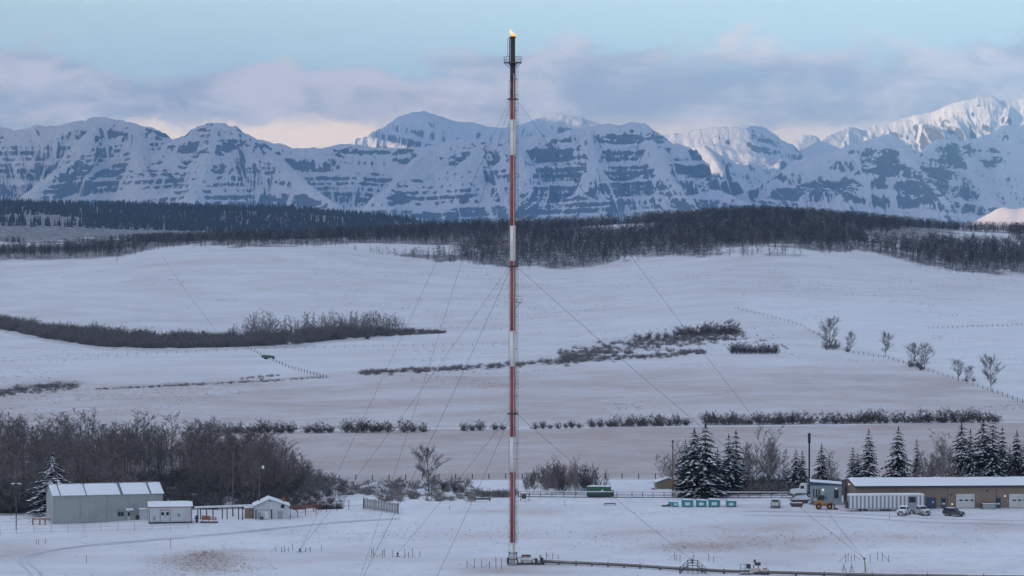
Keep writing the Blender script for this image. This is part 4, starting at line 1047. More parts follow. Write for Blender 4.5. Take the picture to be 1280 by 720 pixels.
def build_flare_yard():
    aR, aRi, aL, aLi = ANCH
    for a, row, lab, m, lean in ((aR, 716, 'tall leaning greenish anchor post where two right guy wires meet', mat_simple('faded_green_paint', (0.22, 0.23, 0.10), 0.7, 0.2, 2), 1), (aRi, 703, 'short dark anchor of the inner right guy wire behind the stile', M_DARK, 0), (aL, 690, 'dark anchor block where the two left guy wires come down', M_DARK, 0), (aLi, 696, 'dark anchor of the inner left guy wire near the stack', M_DARK, 0)):
        g = Vector((a.x, a.y, gz(a.x, a.y))); t = thing('guy_anchor', lab, 'guy anchor', g); top = a - g
        MB().tube((0.25 if lean else 0, 0, -0.3), top, 0.14, 0.10, 8).build('post', m, t)
        mb = MB(); mb.box((top.x, top.y, top.z), (0.35, 0.12, 0.4)); mb.tube(top - Vector((.25, 0, 0)), top + Vector((.1, 0, -.1)), .08); mb.build('turnbuckle', M_DARK, t)
        MB().span((-.5, -.5, -.3), (.5, .5, .12)).build('footing', M_CONC, t)
    def stakes(xs, row, lab, grp, hmin=1.2, hmax=2.1, brace=True):
        for k, px in enumerate(xs):
            p = GR(px, row + random.uniform(-1.2, 1.2)); t = thing('steel_stake', lab, 'stake', p, 0, grp); hh = random.uniform(hmin, hmax)
            mb = MB().tube((0, 0, -.2), (random.uniform(-.08, .08), 0, hh), 0.055, None, 5)
            if brace and k % 3 == 0: mb.tube((0, 0, hh * .75), (random.choice((-1, 1)) * 1.3, 0.3, 0.05), 0.035, None, 4)
            mb.build('post', M_DARK, t)
    stakes([464, 467, 478, 481, 491, 506, 511, 516, 525], 697, 'thin dark stake guarding the inner left guy anchor', 'stakes round the inner left guy anchor')
    stakes([584, 593, 602, 612, 620, 627], 711, 'thin dark stake standing just left of the flare base', 'stakes left of the flare base', 1.4, 2.4)
    stakes([683, 691, 698], 703, 'thin dark stake standing just right of the flare base', 'stakes right of the flare base')
    stakes([843, 846, 850, 867, 886, 892], 702, 'thin dark stake behind the pipeline stile', 'stakes behind the pipeline stile', 1.2, 2.2)
    stakes([1057, 1060, 1064, 1068, 1088, 1097, 1103, 1111], 702, 'thin dark stake guarding the right outer guy anchor', 'stakes round the right outer guy anchor', 1.2, 2.2)
    stakes([345, 352, 356, 361, 366, 382, 388, 402], 690, 'thin dark stake guarding the left outer guy anchor', 'stakes round the left outer guy anchor', 0.9, 1.5)
    stakes([45.5, 48.5, 57], 680, 'one of three short dark posts on the snow before the grey shed', 'three short posts before the grey shed', 0.8, 1.2, False)
    for px, row, hh, lab in ((213, 683, 1.5, 'slim marker stake on the snow below the white building'), (108, 704, 1.5, 'slim marker stake beside the curving vehicle track'), (562, 638, 1.0, 'slim marker post below the slatted windbreak'), (706, 633, 1.3, 'slim marker post between the flare and the green container'), (1112, 649, 1.3, 'slim marker post on the snow before the white ribbed trailer')):
        p = GR(px, row); t = thing('marker_stake', lab, 'stake', p); MB().tube((0, 0, -.2), (0.03, 0, hh), 0.05, None, 6).build('post', M_DARK, t); MB().box((0.03, 0, hh - .12), (.14, .06, .22)).build('cap', M_GALV, t)
    # skid of valves and drum at the foot of the stack
    p = G(663, 601.5); t = thing('valve_skid', 'dark skid of valves and a white drum at the flare foot', 'equipment skid', p)
    MB().span((-2.6, -0.8, 0.05), (2.7, 0.8, 0.30)).build('skid', M_DARK, t)
    MB().tube((-1.9, 0, 1.05), (0.6, 0, 1.05), 0.50, None, 14).build('drum', M_WHT, t, smooth=False)
    MB().span((-1.7, -.5, 1.62), (0.1, .5, 1.86)).build('hood', M_REDTRIM, t)
    mb = MB()
    for x in (-1.6, .3): mb.span((x - .12, -.5, .3), (x + .12, .5, .6))
    mb.build('saddle', M_DARK, t)
    mb = MB().path([(0.6, 0, 1.0), (1.3, 0, 1.0), (1.3, 0, .6), (2.7, 0, .6)], 0.14, 7).path([(-2.4, -.4, .4), (-2.4, -.4, 1.4), (-1.2, -.4, 1.5)], .08, 6).tube((1.9, 0, .6), (1.9, 0, 1.6), .09).tube((1.7, 0, 1.6), (2.1, 0, 1.6), .25); mb.build('pipe', M_GALV, t)
    MB().box((1.1, -.3, .75), (.5, .5, .9)).box((2.2, .1, .9), (.6, .7, .8)).build('valve', M_DARK, t)
    MB().path([(1.0, .3, .3), (1.1, .3, 2.0), (1.5, .3, 3.0)], .03, 4).build('whip', M_GALV, t)
    # pipeline running off to the right
    pts = [GR(px, r) for px, r in ((677, 704.5), (720, 706.5), (760, 708.3), (800, 710.5), (850, 714), (905, 717), (960, 718.5), (1030, 720.5), (1090, 722), (1300, 725))]
    t = thing('pipeline', 'long snow topped grey pipeline running from the flare base to the right', 'pipeline', pts[0]); q = [p - pts[0] + Vector((0, 0, .55)) for p in pts]
    MB().path(q, 0.28, 10).build('pipe', M_PIPE, t); MB().path([p + Vector((0, -.55, -.2)) for p in q], 0.11, 6).build('side_pipe', M_DARK, t)
    MB().path([p + Vector((0, .02, .24)) for p in q], 0.13, 6).build('snow_cap', M_SNOW, t)
    for a, b in zip(q, q[1:]):
        n = max(2, int((b - a).length / 5))
        for k in range(n):
            c = a.lerp(b, k / n); MB().box((c.x, c.y, c.z - .42), (.3, 1.5, .34)).build('sleeper', M_POLE, t)
            if k % 2 == 0: MB().tube((c.x, c.y - .3, c.z), (c.x, c.y - .3, c.z + .55), .05, None, 5).build('vent', M_DARK, t)
    # stile
    p = GR(866, 717); t = thing('pipeline_stile', 'dark steel stair bridge with handrails stepping over the pipeline', 'stile', p)
    H = 1.45
    MB().span((-.95, -.45, H), (.95, .45, H + .07)).build('deck', M_DARK, t)
    for sx in (-1, 1):
        mb = MB()
        for y in (-.45, .45): mb.tube((sx * .95, y, H), (sx * 2.5, y, 0), .07, None, 5)
        mb.build('stringer', M_DARK, t)
        for k in range(5): f = (k + .5) / 5; MB().box((sx * (.95 + 1.55 * f), 0, H * (1 - f)), (.30, .86, .05)).build('tread', M_DARK, t)
        for y in (-.45, .45):
            mb = MB()
            for dz in (.5, 1.0): mb.tube((sx * .95, y, H + dz), (sx * 2.5, y, dz), .035, None, 4)
            for f in (0, .5, 1): x = sx * (.95 + 1.55 * f); mb.tube((x, y, H * (1 - f)), (x, y, H * (1 - f) + 1.0), .035, None, 4)
            mb.build('handrail', M_DARK, t)
    mb = MB()
    for y in (-.45, .45):
        for dz in (.5, 1.0): mb.tube((-.95, y, H + dz), (.95, y, H + dz), .035, None, 4)
        for x in (-.9, 0, .9): mb.tube((x, y, 0), (x, y, H + 1.0), .04, None, 4)
    mb.build('railing', M_DARK, t)
    # metering set
    p = GR(944, 718); t = thing('meter_set', 'small pipe manifold with a railed stand and an orange box', 'equipment skid', p)
    mb = MB(); mb.span((-2.9, -.6, .1), (2.6, .6, .3)); mb.build('skid', M_DARK, t)
    mb = MB()
    for x in (-2.8, -1.9, -1.2): mb.tube((x, -.4, .3), (x, -.4, 2.0), .045, None, 5)
    for z in (1.2, 1.95): mb.tube((-2.8, -.4, z), (-1.2, -.4, z), .04, None, 5)
    mb.build('railing', M_DARK, t)
    MB().box((-1.25, 0, 1.5), (.8, .5, .8)).build('gauge_box', M_DARK, t); MB().box((.45, 0, 1.95), (1.1, .6, .55)).box((-.1, 0, 2.5), (.4, .4, .5)).build('actuator', M_DARK, t)
    MB().path([(-.3, 0, .3), (-.3, 0, 1.8)], .12, 6).path([(.6, 0, .3), (.6, 0, 1.7)], .12, 6).path([(-1.2, 0, .7), (2.4, 0, .7)], .16, 7).path([(2.2, 0, .5), (2.2, 0, 1.4)], .06, 5).build('pipe', M_GALV, t)
    MB().span((-1.1, -.55, .35), (1.0, -.2, 1.15)).build('panel', M_BEIGE, t); MB().box((1.75, -.35, .75), (.75, .5, .8)).build('control_box', M_ORG, t)
    MB().span((-2.9, -.65, .3), (2.6, .6, .36)).build('snow', M_SNOW, t)
    # two tripods and loose bits by the right anchor
    for px, lab in ((1055, 'left of two small dark tripod stands beside the greenish anchor post'), (1064.5, 'right of two small dark tripod stands beside the greenish anchor post')):
        p = GR(px, 719); t = thing('tripod_stand', lab, 'tripod', p)
        for a in (0.3, 2.4, 4.5): MB().tube((.75 * math.cos(a), .75 * math.sin(a), -.1), (.06 * math.cos(a), .06 * math.sin(a), 1.7), .05, .04, 5).build('leg', M_DARK, t)
        MB().tube((0, 0, 1.6), (0, 0, 2.1), .12, .08, 8).build('head', M_GALV, t); MB().path([(.5 * math.cos(a), .5 * math.sin(a), .6) for a in (0.3, 2.4, 4.5, 6.58)], .03, 4).build('brace', M_DARK, t)
build_flare_yard()

# ------------------------------------------------------------------ left compound
def build_left():
    # large grey shed
    rz = R(16); p = G(66.5, 668); p.z = ZC - (655 - CY) / FPX * 668
    F = Facade(p, rz); L = F.x(203.5); He = F.z(67, 620); Hr = He + 1.8
    t = thing('metal_shed', 'large grey metal shed with snow on its roof', 'shed', p, rz)
    xs = [F.x(v) for v in (66.5, 76, 109, 112, 150, 156, 187, 190)]
    gable_shell(t, L, 11.0, He, Hr, M_GREYCL, M_GREYCL, 0.3, 0.14, 0.16, [(-.25, F.x(75)), (F.x(76.2), F.x(107.5)), (F.x(108.8), F.x(150.5)), (F.x(153.8), F.x(187)), (F.x(189.5), L + .25)])
    for v in (75.5, 108, 151.2, 153.2, 188.2): MB().prism([(-.3, He - .1 + .16), (5.5, Hr + .16), (5.5, Hr + .24), (-.3, He - .1 + .24)], F.x(v) - .03, F.x(v) + .03, 'x').build('roof_seam', M_DARK, t)
    MB().tube((-.3, 5.5, Hr + .25), (L + .3, 5.5, Hr + .25), .16, None, 6).build('ridge_cap', M_GALV, t)
    for v in (66.9, 100, 134, 160, 186, 203): 
        x = min(max(F.x(v), .03), L - .06); MB().span((x - .06, -.06, 0), (x + .06, .0, He - .15)).build('wall_seam', M_GALV, t)
    MB().span((-.05, -.08, -.3), (L + .05, .0, .12)).build('plinth', M_CONC, t)
    a = F.rect(147, 154.6, 640, 645.2); w = frame_of(MB(), a, 0, .1, .08).build('window', M_GALV, t); plate(MB(), a, 0, .05).build('pane', M_GLASS, w); MB().span(((a[0] + a[1]) / 2 - .03, -.07, a[2]), ((a[0] + a[1]) / 2 + .03, -.045, a[3])).build('glazing_bar', M_GALV, w)
    MB().span((a[0] - .1, -.45, a[3] + .45), (a[1] - .4, 0, a[3] + .6)).build('lamp_hood', M_GALV, t)
    a = F.rect(158.8, 163.3, 638.5, 652.5); d = plate(MB(), a, 0, .06).build('door', M_WHITECL, t); plate(MB(), (a[0] + .12, a[1] - .12, a[3] - 1.1, a[3] - .3), -.06, .02).build('pane', M_GLASS, d); MB().box((a[1] - .12, -.1, (a[2] + a[3]) / 2 - .1), (.08, .08, .2)).build('handle', M_DARK, d)
    c = MB().prism([(0, a[3] + .25), (-1.0, a[3] + .05), (-1.0, a[3] + .15), (0, a[3] + .4)], a[0] - .3, a[1] + .5, 'x').build('canopy', M_GREYCL, t); MB().prism([(-.02, a[3] + .41), (-1.0, a[3] + .16), (-1.0, a[3] + .3), (-.02, a[3] + .58)], a[0] - .28, a[1] + .48, 'x').build('canopy_snow', M_SNOW, c)
    a = F.rect(169.6, 174.5, 644, 653.5); MB().span((a[0], -.9, a[2]), (a[1], 0, a[3])).build('cabinet', M_DARK, t)
    # lean-to between the two buildings
    q = G(175, 671.5); q.z = ZC - (653.2 - CY) / FPX * 671.5; F2 = Facade(q, rz)
    t = thing('small_annex', 'small pale lean-to box between the grey shed and white building', 'annex', q, rz); L2 = F2.x(184.5); H2 = F2.z(176, 637.5)
    MB().span((0, 0, -.2), (L2, 2.2, H2)).build('wall', M_WHITECL, t); MB().span((-.15, -.2, H2 + .003), (L2 + .1, 2.2, H2 + .10)).build('roof', M_GALV, t); snow_slab('roof_snow', t, -.1, L2 + .05, -.15, H2 + .10, 2.15, H2 + .10, .2)
    # white building with red trim
    rz = R(9); q = G(186, 662); q.z = ZC - (653.4 - CY) / FPX * 662; F3 = Facade(q, rz)
    t = thing('site_office', 'small white building with dark red trim and double doors', 'building', q, rz); L3 = F3.x(240); H3 = F3.z(187, 634); H3r = H3 + 0.75; W3 = 5.2
    gable_shell(t, L3, W3, H3, H3r, M_WHITECL, M_REDTRIM, .25, .12, .2)
    for x in (.06, L3 - .06): MB().span((x - .07, -.05, 0), (x + .07, 0, H3 - .15)).build('corner_trim', M_REDTRIM, t)
    MB().span((-.05, -.06, -.25), (L3 + .05, 0, .15)).build('skirting', M_DARK, t)
    a = F3.rect(200.5, 212.3, 638, 652.3); frame_of(MB(), a, 0, .1, .07).build('door_frame', M_REDTRIM, t)
    xm = (a[0] + a[1]) / 2
    for x0, x1 in ((a[0], xm - .015), (xm + .015, a[1])):
        d = plate(MB(), (x0, x1, a[2], a[3]), 0, .06).build('door', M_WHITECL, t); plate(MB(), (x0 + .2, x1 - .2, a[3] - 1.05, a[3] - .35), -.06, .02).build('pane', M_GLASS, d); MB().box((xm + (-.1 if x0 < xm - .1 else .1), -.1, a[2] + 1.1), (.06, .08, .22)).build('handle', M_DARK, d)
    MB().box((F3.x(223.5), -.06, F3.z(223, 643.5)), (.35, .1, .35)).build('vent', M_DARK, t); MB().box((F3.x(193), -.06, .9), (.5, .12, .8)).build('meter', M_GALV, t)
    MB().tube((F3.x(211), W3 / 2, H3r), (F3.x(211), W3 / 2, H3r + .7), .14, None, 8).build('flue', M_GALV, t)
    # pipe rack
    p0, p1 = G(243, 672), G(316, 676); p0.z = ZC - (650 - CY) / FPX * 672
    t = thing('pipe_rack', 'overhead pipe rack with snowy pipes linking the white building and gabled hut', 'pipe rack', p0); e = p1 - p0; top = ZC - (635 - CY) / FPX * 672 - p0.z
    for k in range(3): MB().tube((0, k * .5, top + .15 * (k == 1)), (e.x, e.y + k * .5, top + .10 + .15 * (k == 1)), .11, None, 7).build('pipe', M_WHT, t)
    MB().path([(0, .25, top + .22), (e.x, e.y + .25, top + .32)], .14, 5).build('snow_cap', M_SNOW, t)
    for px in (247, 250.5, 258, 266, 277.5, 283.5, 298, 303): 
        f = (px - 243) / 73; x, y = e.x * f, e.y * f; z = gz(p0.x + x, p0.y + y) - p0.z
        MB().box((x, y + .25 + .3 * (int(px) % 2), (top - .08 + z - .3) / 2), (.22, .22, top - .08 - z + .3)).build('rack_post', M_DARK, t)
    # orange equipment
    q = GR(261, 653.5); t = thing('separator_skid', 'rusty orange pipework skid right of the white building', 'equipment skid', q, -.1)
    MB().span((-1.8, -.6, .05), (1.9, .6, .25)).build('skid', M_DARK, t); MB().tube((-1.5, 0, 1.0), (.3, 0, 1.0), .38, None, 10).build('drum', M_ORG, t)
    mb = MB()
    for x in (-1.3, .1, 1.0, 1.6): mb.tube((x, -.3, .2), (x, -.3, 1.3 + .3 * (x < 1)), .09, None, 6)
    mb.tube((-1.4, -.3, 1.6), (1.6, -.3, 1.1), .09).tube((.3, 0, .8), (1.7, 0, .8), .12); mb.build('pipe', M_ORG, t)
    q = GR(246, 653); t = thing('blue_valve', 'dark blue valve body against the right wall of the white building', 'valve', q)
    MB().tube((0, 0, 0), (0, 0, 1.5), .28, None, 10).tube((0, 0, 1.2), (0, 0, 1.3), .45, None, 10).build('body', M_BLUE, t); MB().tube((-.5, -.4, .9), (.5, -.4, .9), .12).build('flange', M_BLUE, t)
    q = GR(51, 656); t = thing('pipe_stand', 'rusty orange pipe stand at the left end of the grey shed', 'pipe stand', q)
    MB().box((.1, 0, 1.25), (4.0, .35, .30)).build('beam', M_ORG, t)
    for x in (-1.7, -.2, .9): MB().box((x, 0, .5), (.25, .3, 1.2)).build('leg', M_ORG, t)
    MB().span((-1.8, -.17, 1.41), (2.0, .17, 1.47)).build('snow', M_SNOW, t)
    # gabled hut
    D = 683; p = G(318, D); p.z = ZC - (648.8 - CY) / FPX * D; s = D / FPX
    t = thing('gabled_hut', 'pale grey hut with a broad gable end and snowy roof', 'hut', p, R(6)); Wg = 43 * s; He = 15.8 * s; Hr = 23.6 * s; Ld = 7.5
    MB().prism([(0, -.3), (Wg, -.3), (Wg, He), (Wg * .43, Hr), (0, He)], 0, Ld, 'y').build('wall', M_WHITECL, t)
    for a, b in (((-.35, He - .2), (Wg * .43, Hr + .02)), ((Wg + .3, He - .15), (Wg * .43, Hr + .02))):
        MB().prism([a, b, (b[0], b[1] + .16), (a[0], a[1] + .16)], -.3, Ld + .3, 'y').build('roof', M_GALV, t)
        MB().prism([(a[0], a[1] + .165), (b[0], b[1] + .165), (b[0], b[1] + .34), (a[0], a[1] + .30)], -.1, Ld + .25, 'y').build('roof_snow', M_SNOW, t)
    def gz_(px, r): return (px - 318) * s, (648.8 - r) * s
    def gp(x0, x1, r0, r1, m, nm, par=t, y=0, th=.06): a, b = gz_(x0, r1); c, d = gz_(x1, r0); return MB().span((a, y - th, b), (c, y, d)).build(nm, m, par)
    gp(351, 355.6, 631, 635.5, M_GLASS, 'window'); w = gp(336.5, 338, 625.5, 627.2, M_DARK, 'vent'); gp(322, 326, 640, 648, M_GREYCL, 'door'); gp(338.5, 340.2, 637, 648.8, M_DARK, 'door_post'); gp(319.2, 320.8, 637, 648.8, M_DARK, 'door_post'); gp(320.8, 338.5, 637, 638, M_GALV, 'door_rail'); gp(347, 353, 639, 648.5, M_GREYCL, 'door', th=.05); gp(325, 329, 646, 648.8, M_DARK, 'crate', th=.6); gp(331, 335, 640, 648.6, M_WHT, 'hatch', th=.05)
    MB().span((-2.0, 2.5, -.3), (-.02, 7.0, 2.2)).build('side_room', M_TANCL, t); MB().span((-2.2, 2.3, 2.203), (-.02, 7.2, 2.5)).build('side_roof', M_SNOW, t)
    MB().tube((1.2, 4, He), (1.2, 4, Hr + .3), .12, None, 7).build('flue', M_DARK, t); MB().box((3.0, 6, Hr - .5), (.5, .5, .9)).build('chimney', M_DARK, t); MB().box((6.6, 5.5, Hr - .4), (.7, .7, .8)).build('roof_box', M_ORG, t)
    # poles
    for px, base, top, lab, r_, lamp in ((20.3, 662, 604.5, 'lamp post with a white double head left of the grey shed', .12, 1), (291, 632, 566, 'dark timber utility pole in front of the wood', .16, 0), (324.3, 624, 576, 'timber pole with a lamp behind the gabled hut', .15, 2)):
        p = GR(px, base) if px < 100 else G(px, 690); p.z -= .2; hh = (CY - top) / FPX * p.y + ZC - p.z
        t = thing('lamp_post' if lamp else 'utility_pole', lab, 'lamp post' if lamp else 'utility pole', p)
        MB().tube((0, 0, 0), (0, 0, hh), r_, r_ * .7, 8).build('pole', M_DARK if lamp == 1 else M_POLE, t)
        if lamp == 1:
            MB().tube((-.75, 0, hh), (.75, 0, hh), .05).build('arm', M_GALV, t)
            for x in (-.7, .7): MB().box((x, -.1, hh), (.7, .4, .22)).build('lamp_head', M_WHT, t)
        elif lamp == 2:
            MB().tube((0, 0, hh - 1.6), (.7, -.2, hh - 1.3), .05).build('arm', M_GALV, t); MB().box((.8, -.2, hh - 1.4), (.5, .4, .7)).build('lamp_head', M_WHT, t)
        else: MB().box((0, 0, hh - .5), (.9, .12, .12)).build('crossarm', M_POLE, t)
    # chain link fence before the sheds, pipe fence to the right of the hut
    def fence(name, lab, cat, pts, post_h, wires, m=M_GALV, r=.045, every=None):
        t = thing(name, lab, cat, pts[0]); prev = None
        pm = None
        for k, p in enumerate(pts):
            q = p - pts[0]
            if pm is None: o = MB().tube((0, 0, -.25), (0, 0, post_h), r, None, 5).build('post', m, t); pm = o.data
            else: o = bpy.data.objects.new('post', pm); link(o, t)
            o.location = q
        for f in wires: MB().path([p - pts[0] + Vector((0, 0, post_h * f)) for p in pts], .022 if f < .97 else .03, 4).build('wire' if len(wires) > 2 else 'rail', m, t)
        return t
    fence('chain_link_fence', 'thin galvanised fence along the snow before the grey shed', 'fence', [GR(px, np.interp(px, [-20, 20, 240], [669, 667.5, 661.5])) for px in (-20, 0, 20.5, 43, 64, 85, 105, 126, 147, 168, 190, 213, 236)], 2.0, (.15, .5, .98), M_GALV, .05)
    fence('yard_fence', 'dark post fence between the gabled hut and the brush', 'fence', [GR(px, r) for px, r in ((363, 648), (372, 646), (382, 645), (395, 643), (408, 640), (421, 638), (436, 637), (454, 636))], 2.2, (.4, .95), M_DARK, .07)
    q = GR(385, 640); t = thing('pipe_manifold', 'low rusty manifold of pipes right of the gabled hut', 'pipework', q, R(4))
    MB().path([(-3.6, 0, .9), (-1, 0, 1.4), (3.2, 0, 1.7)], .13, 6).path([(-3, .6, .5), (2.4, .6, 1.1)], .1, 6).build('pipe', M_ORG, t)
    for x in (-2.6, -.6, 1.3, 2.9): MB().tube((x, .2, -.2), (x, .2, 1.5), .08, None, 5).build('support', M_ORG, t)
    MB().box((2.6, 0, 2.0), (.4, .4, .5)).box((-3.6, 0, 1.3), (.5, .4, .5)).build('valve', M_ORG, t)
    # slatted windbreak
    a, b = GR(454.5, 636.5), GR(497.8, 643); t = thing('windbreak_fence', 'grey slatted windbreak panel standing on the snow left of the flare', 'fence', a); d = b - a; ang = math.atan2(d.y, d.x); L = d.length
    n = 22; hm = 2.35
    sm = MB().box((0, 0, hm / 2 + .2), (L / n * .62, .05, hm)).build('slat', M_TANCL if False else mat_simple('grey_boards', (0.19, 0.19, 0.18), .85, .2, 1.5), t); me = sm.data
    for k in range(n):
        o = sm if k == 0 else bpy.data.objects.new('slat', me)
        if k: link(o, t)
        o.location = d * ((k + .5) / n); o.rotation_euler = (0, 0, ang); o.scale = (1, 1, .94 + .1 * random.random())
    for f in (0, .33, .66, 1): q = d * f; MB().tube((q.x, q.y + .1, q.z - .3), (q.x, q.y + .1, q.z + hm + .3), .09, None, 6).build('post', M_DARK, t)
    for z in (.6, 2.0): MB().tube((0, .08, z), (d.x, d.y + .08, d.z + z), .05, None, 5).build('rail', M_DARK, t)
    # field fences
    fence('field_fence', 'long post and wire fence along the edge of the lowest field', 'fence', [GR(px, np.interp(px, [-10, 320, 640, 1290], [620, 601.5, 598.5, 599])) for px in np.arange(424, 842, 20.8)], 1.35, (.35, .65, .95), M_POLE, .13)
    diag = [GR(px, np.interp(px, [918, 960, 1000, 1030, 1060, 1107, 1150, 1205, 1239, 1285], [386, 396, 407, 425, 441, 448, 461, 478, 490, 506])) for px in np.concatenate([np.arange(918, 1030, 5.2), np.arange(1030, 1290, 6.2)])]
    fence('field_fence', 'post fence slanting down the right hand slope past the bare trees', 'fence', diag, 1.5, (.35, .65, .95), M_POLE, .11)
    fence('field_fence', 'faint post fence climbing the far left hand slope', 'fence', [GR(px, np.interp(px, [203, 232, 268], [322, 365, 412])) for px in np.linspace(203, 268, 22)], 1.2, (.5, .95), M_POLE, .08)
    fence('field_fence', 'post fence dropping below the scrub toward the brush line', 'fence', [GR(px, np.interp(px, [310, 330, 360, 408], [437, 446, 460, 473])) for px in np.linspace(310, 408, 26)], 1.5, (.5, .95), M_POLE, .15)
    fence('field_fence', 'sparse post fence along the foot of the scrub filled draw', 'fence', [GR(px, np.interp(px, [110, 200, 330, 640], [446, 443, 437, 431])) for px in np.linspace(110, 640, 44)], 1.4, (.5, .95), M_POLE, .11)
    fence('field_fence', 'sparse post fence over the white pasture at the right', 'fence', [GR(px, np.interp(px, [1160, 1290], [411, 407])) for px in np.linspace(1160, 1290, 22)], 1.4, (.5, .95), M_POLE, .12)
    # farm trailer parked on the slope
    q = GR(335, 449); t = thing('stock_trailer', 'dark farm trailer parked alone on the snowy slope below the scrub', 'trailer', q, R(-8))
    MB().prism([(-3.2, .7), (2.2, .7), (2.2, 1.9), (-3.2, 2.2)], -1.0, 1.0, 'y').build('body', M_GREEN, t); MB().span((-3.1, -.95, 2.21), (2.1, .95, 2.3)).build('snow', M_SNOW, t); MB().tube((2.2, 0, .75), (3.6, 0, .6), .1).build('drawbar', M_DARK, t)
    for x in (-1.4, -.4):
        for y in (-1.08, 1.08): MB().tube((x, y - .1, .42), (x, y + .1, .42), .42, None, 12).build('wheel', M_RUBBER, t)
    MB().span((2.5, -.8, .1), (3.3, .8, 1.6)).build('crate', M_DARK, t)
build_left()

# ------------------------------------------------------------------ vehicles
def wheels(t, xs, y, r, w=.26, rim=None):
    for x in xs:
        for s in (-1, 1):
            o = MB().tube((x, s * y - w / 2, r), (x, s * y + w / 2, r), r, None, 16).build('wheel', M_RUBBER, t)
            MB().tube((x, s * (y + w / 2), r), (x, s * (y + w / 2 + .012), r), r * .5, None, 10).build('rim', rim or M_GALV, o)
def quad_panel(pts, th=.02):
    """thin panel through four points, offset along its normal"""
    P = [Vector(p) for p in pts]; n = (P[1] - P[0]).cross(P[2] - P[0]).normalized() * th
    mb = MB(); vs = P + [p + n for p in P]
    return mb.add(vs, [(0, 1, 2, 3), (7, 6, 5, 4), (0, 4, 5, 1), (1, 5, 6, 2), (2, 6, 7, 3), (3, 7, 4, 0)])
def pickup(p, rz, label, paint, snow=True, group=None):
    t = thing('pickup_truck', label, 'pickup truck', p, rz, group); h = .96
    b = MB(); b.prism([(-2.75, .55), (-2.2, .45), (2.3, .42), (2.78, .52), (2.82, .95), (2.6, 1.10), (1.15, 1.18), (-.95, 1.18), (-.95, .72), (-2.75, .72)], -h, h)
    for s in (-1, 1): b.span((-2.75, s * h - (.12 if s > 0 else 0), .722), (-.953, s * h + (.12 if s < 0 else 0), 1.20))
    b.span((-2.83, -h, .60), (-2.753, h, 1.18)); b.build('body', paint, t)
    MB().prism([(-.90, 1.183), (1.20, 1.183), (.62, 1.78), (.30, 1.86), (-.55, 1.86), (-.82, 1.74)], -.84, .84).build('cab', paint, t)
    quad_panel([(1.13, -.74, 1.24), (1.13, .74, 1.24), (.66, .70, 1.73), (.66, -.70, 1.73)]).build('windscreen', M_GLASS, t); quad_panel([(-.905, .72, 1.24), (-.905, -.72, 1.24), (-.825, -.68, 1.70), (-.825, .68, 1.70)]).build('rear_window', M_GLASS, t)
    for s in (-1, 1):
        MB().prism([(-.72, 1.26), (.10, 1.26), (.10, 1.72), (-.66, 1.72)], s * .842, s * .860).build('side_window', M_GLASS, t); MB().prism([(.18, 1.26), (.98, 1.26), (.58, 1.68), (.18, 1.72)], s * .842, s * .860).build('side_window', M_GLASS, t)
        MB().box((2.80, s * .72, .86), (.08, .34, .18)).build('headlight', M_LENS, t); MB().box((-2.84, s * .84, .98), (.05, .16, .34)).build('tail_light', M_TAIL, t); MB().box((.85, s * 1.04, 1.28), (.14, .18, .2)).build('mirror', M_DARK, t)
    MB().box((2.83, 0, .82), (.05, 1.0, .26)).build('grille', M_DARK, t); MB().box((2.84, 0, .55), (.12, 1.86, .2)).build('bumper', M_GALV, t); MB().box((-2.88, 0, .58), (.12, 1.8, .18)).build('bumper', M_GALV, t)
    wheels(t, (1.75, -1.75), .84, .40)
    if snow:
        MB().prism([(-.52, 1.866), (.28, 1.866), (.22, 1.98), (-.46, 1.98)], -.76, .76).build('snow', M_SNOW, t); MB().prism([(1.30, 1.195), (2.45, 1.14), (2.4, 1.22), (1.32, 1.29)], -.80, .80).build('snow', M_SNOW, t)
        MB().span((-2.7, -.82, .74), (-1.0, .82, 1.05)).build('snow', M_SNOW, t)
    return t
def suv(p, rz, label, paint):
    t = thing('estate_car', label, 'car', p, rz); h = .92
    MB().prism([(-2.3, .5), (-1.9, .36), (1.9, .36), (2.3, .46), (2.35, .85), (2.1, 1.0), (1.05, 1.08), (-2.28, 1.08)], -h, h).build('body', paint, t)
    MB().prism([(-2.20, 1.083), (1.1, 1.083), (.45, 1.66), (.1, 1.74), (-1.7, 1.74), (-2.02, 1.62)], -.80, .80).build('cab', paint, t)
    quad_panel([(1.03, -.70, 1.14), (1.03, .70, 1.14), (.50, .66, 1.61), (.50, -.66, 1.61)]).build('windscreen', M_GLASS, t); quad_panel([(-2.205, .7, 1.15), (-2.205, -.7, 1.15), (-2.06, -.64, 1.58), (-2.06, .64, 1.58)]).build('rear_window', M_GLASS, t)
    for s in (-1, 1):
        for a, b in ((-1.9, -1.15), (-1.08, -.25), (-.18, .55)): MB().prism([(a, 1.16), (b + (.25 if b > 0 else 0), 1.16), (b - .1, 1.58), (a + .05, 1.58)], s * .802, s * .82).build('side_window', M_GLASS, t)
        MB().box((2.31, s * .68, .78), (.1, .36, .16)).build('headlight', M_LENS, t); MB().box((-2.3, s * .8, .95), (.06, .16, .3)).build('tail_light', M_TAIL, t); MB().box((.75, s * .98, 1.15), (.14, .16, .16)).build('mirror', M_DARK, t)
    MB().box((2.35, 0, .7), (.05, .9, .2)).build('grille', M_DARK, t); MB().box((2.36, 0, .47), (.1, 1.7, .18)).build('bumper', M_DARK, t); MB().span((-1.6, -.7, 1.745), (.05, .7, 1.79)).build('snow', M_SNOW, t)
    wheels(t, (1.45, -1.45), .80, .37)

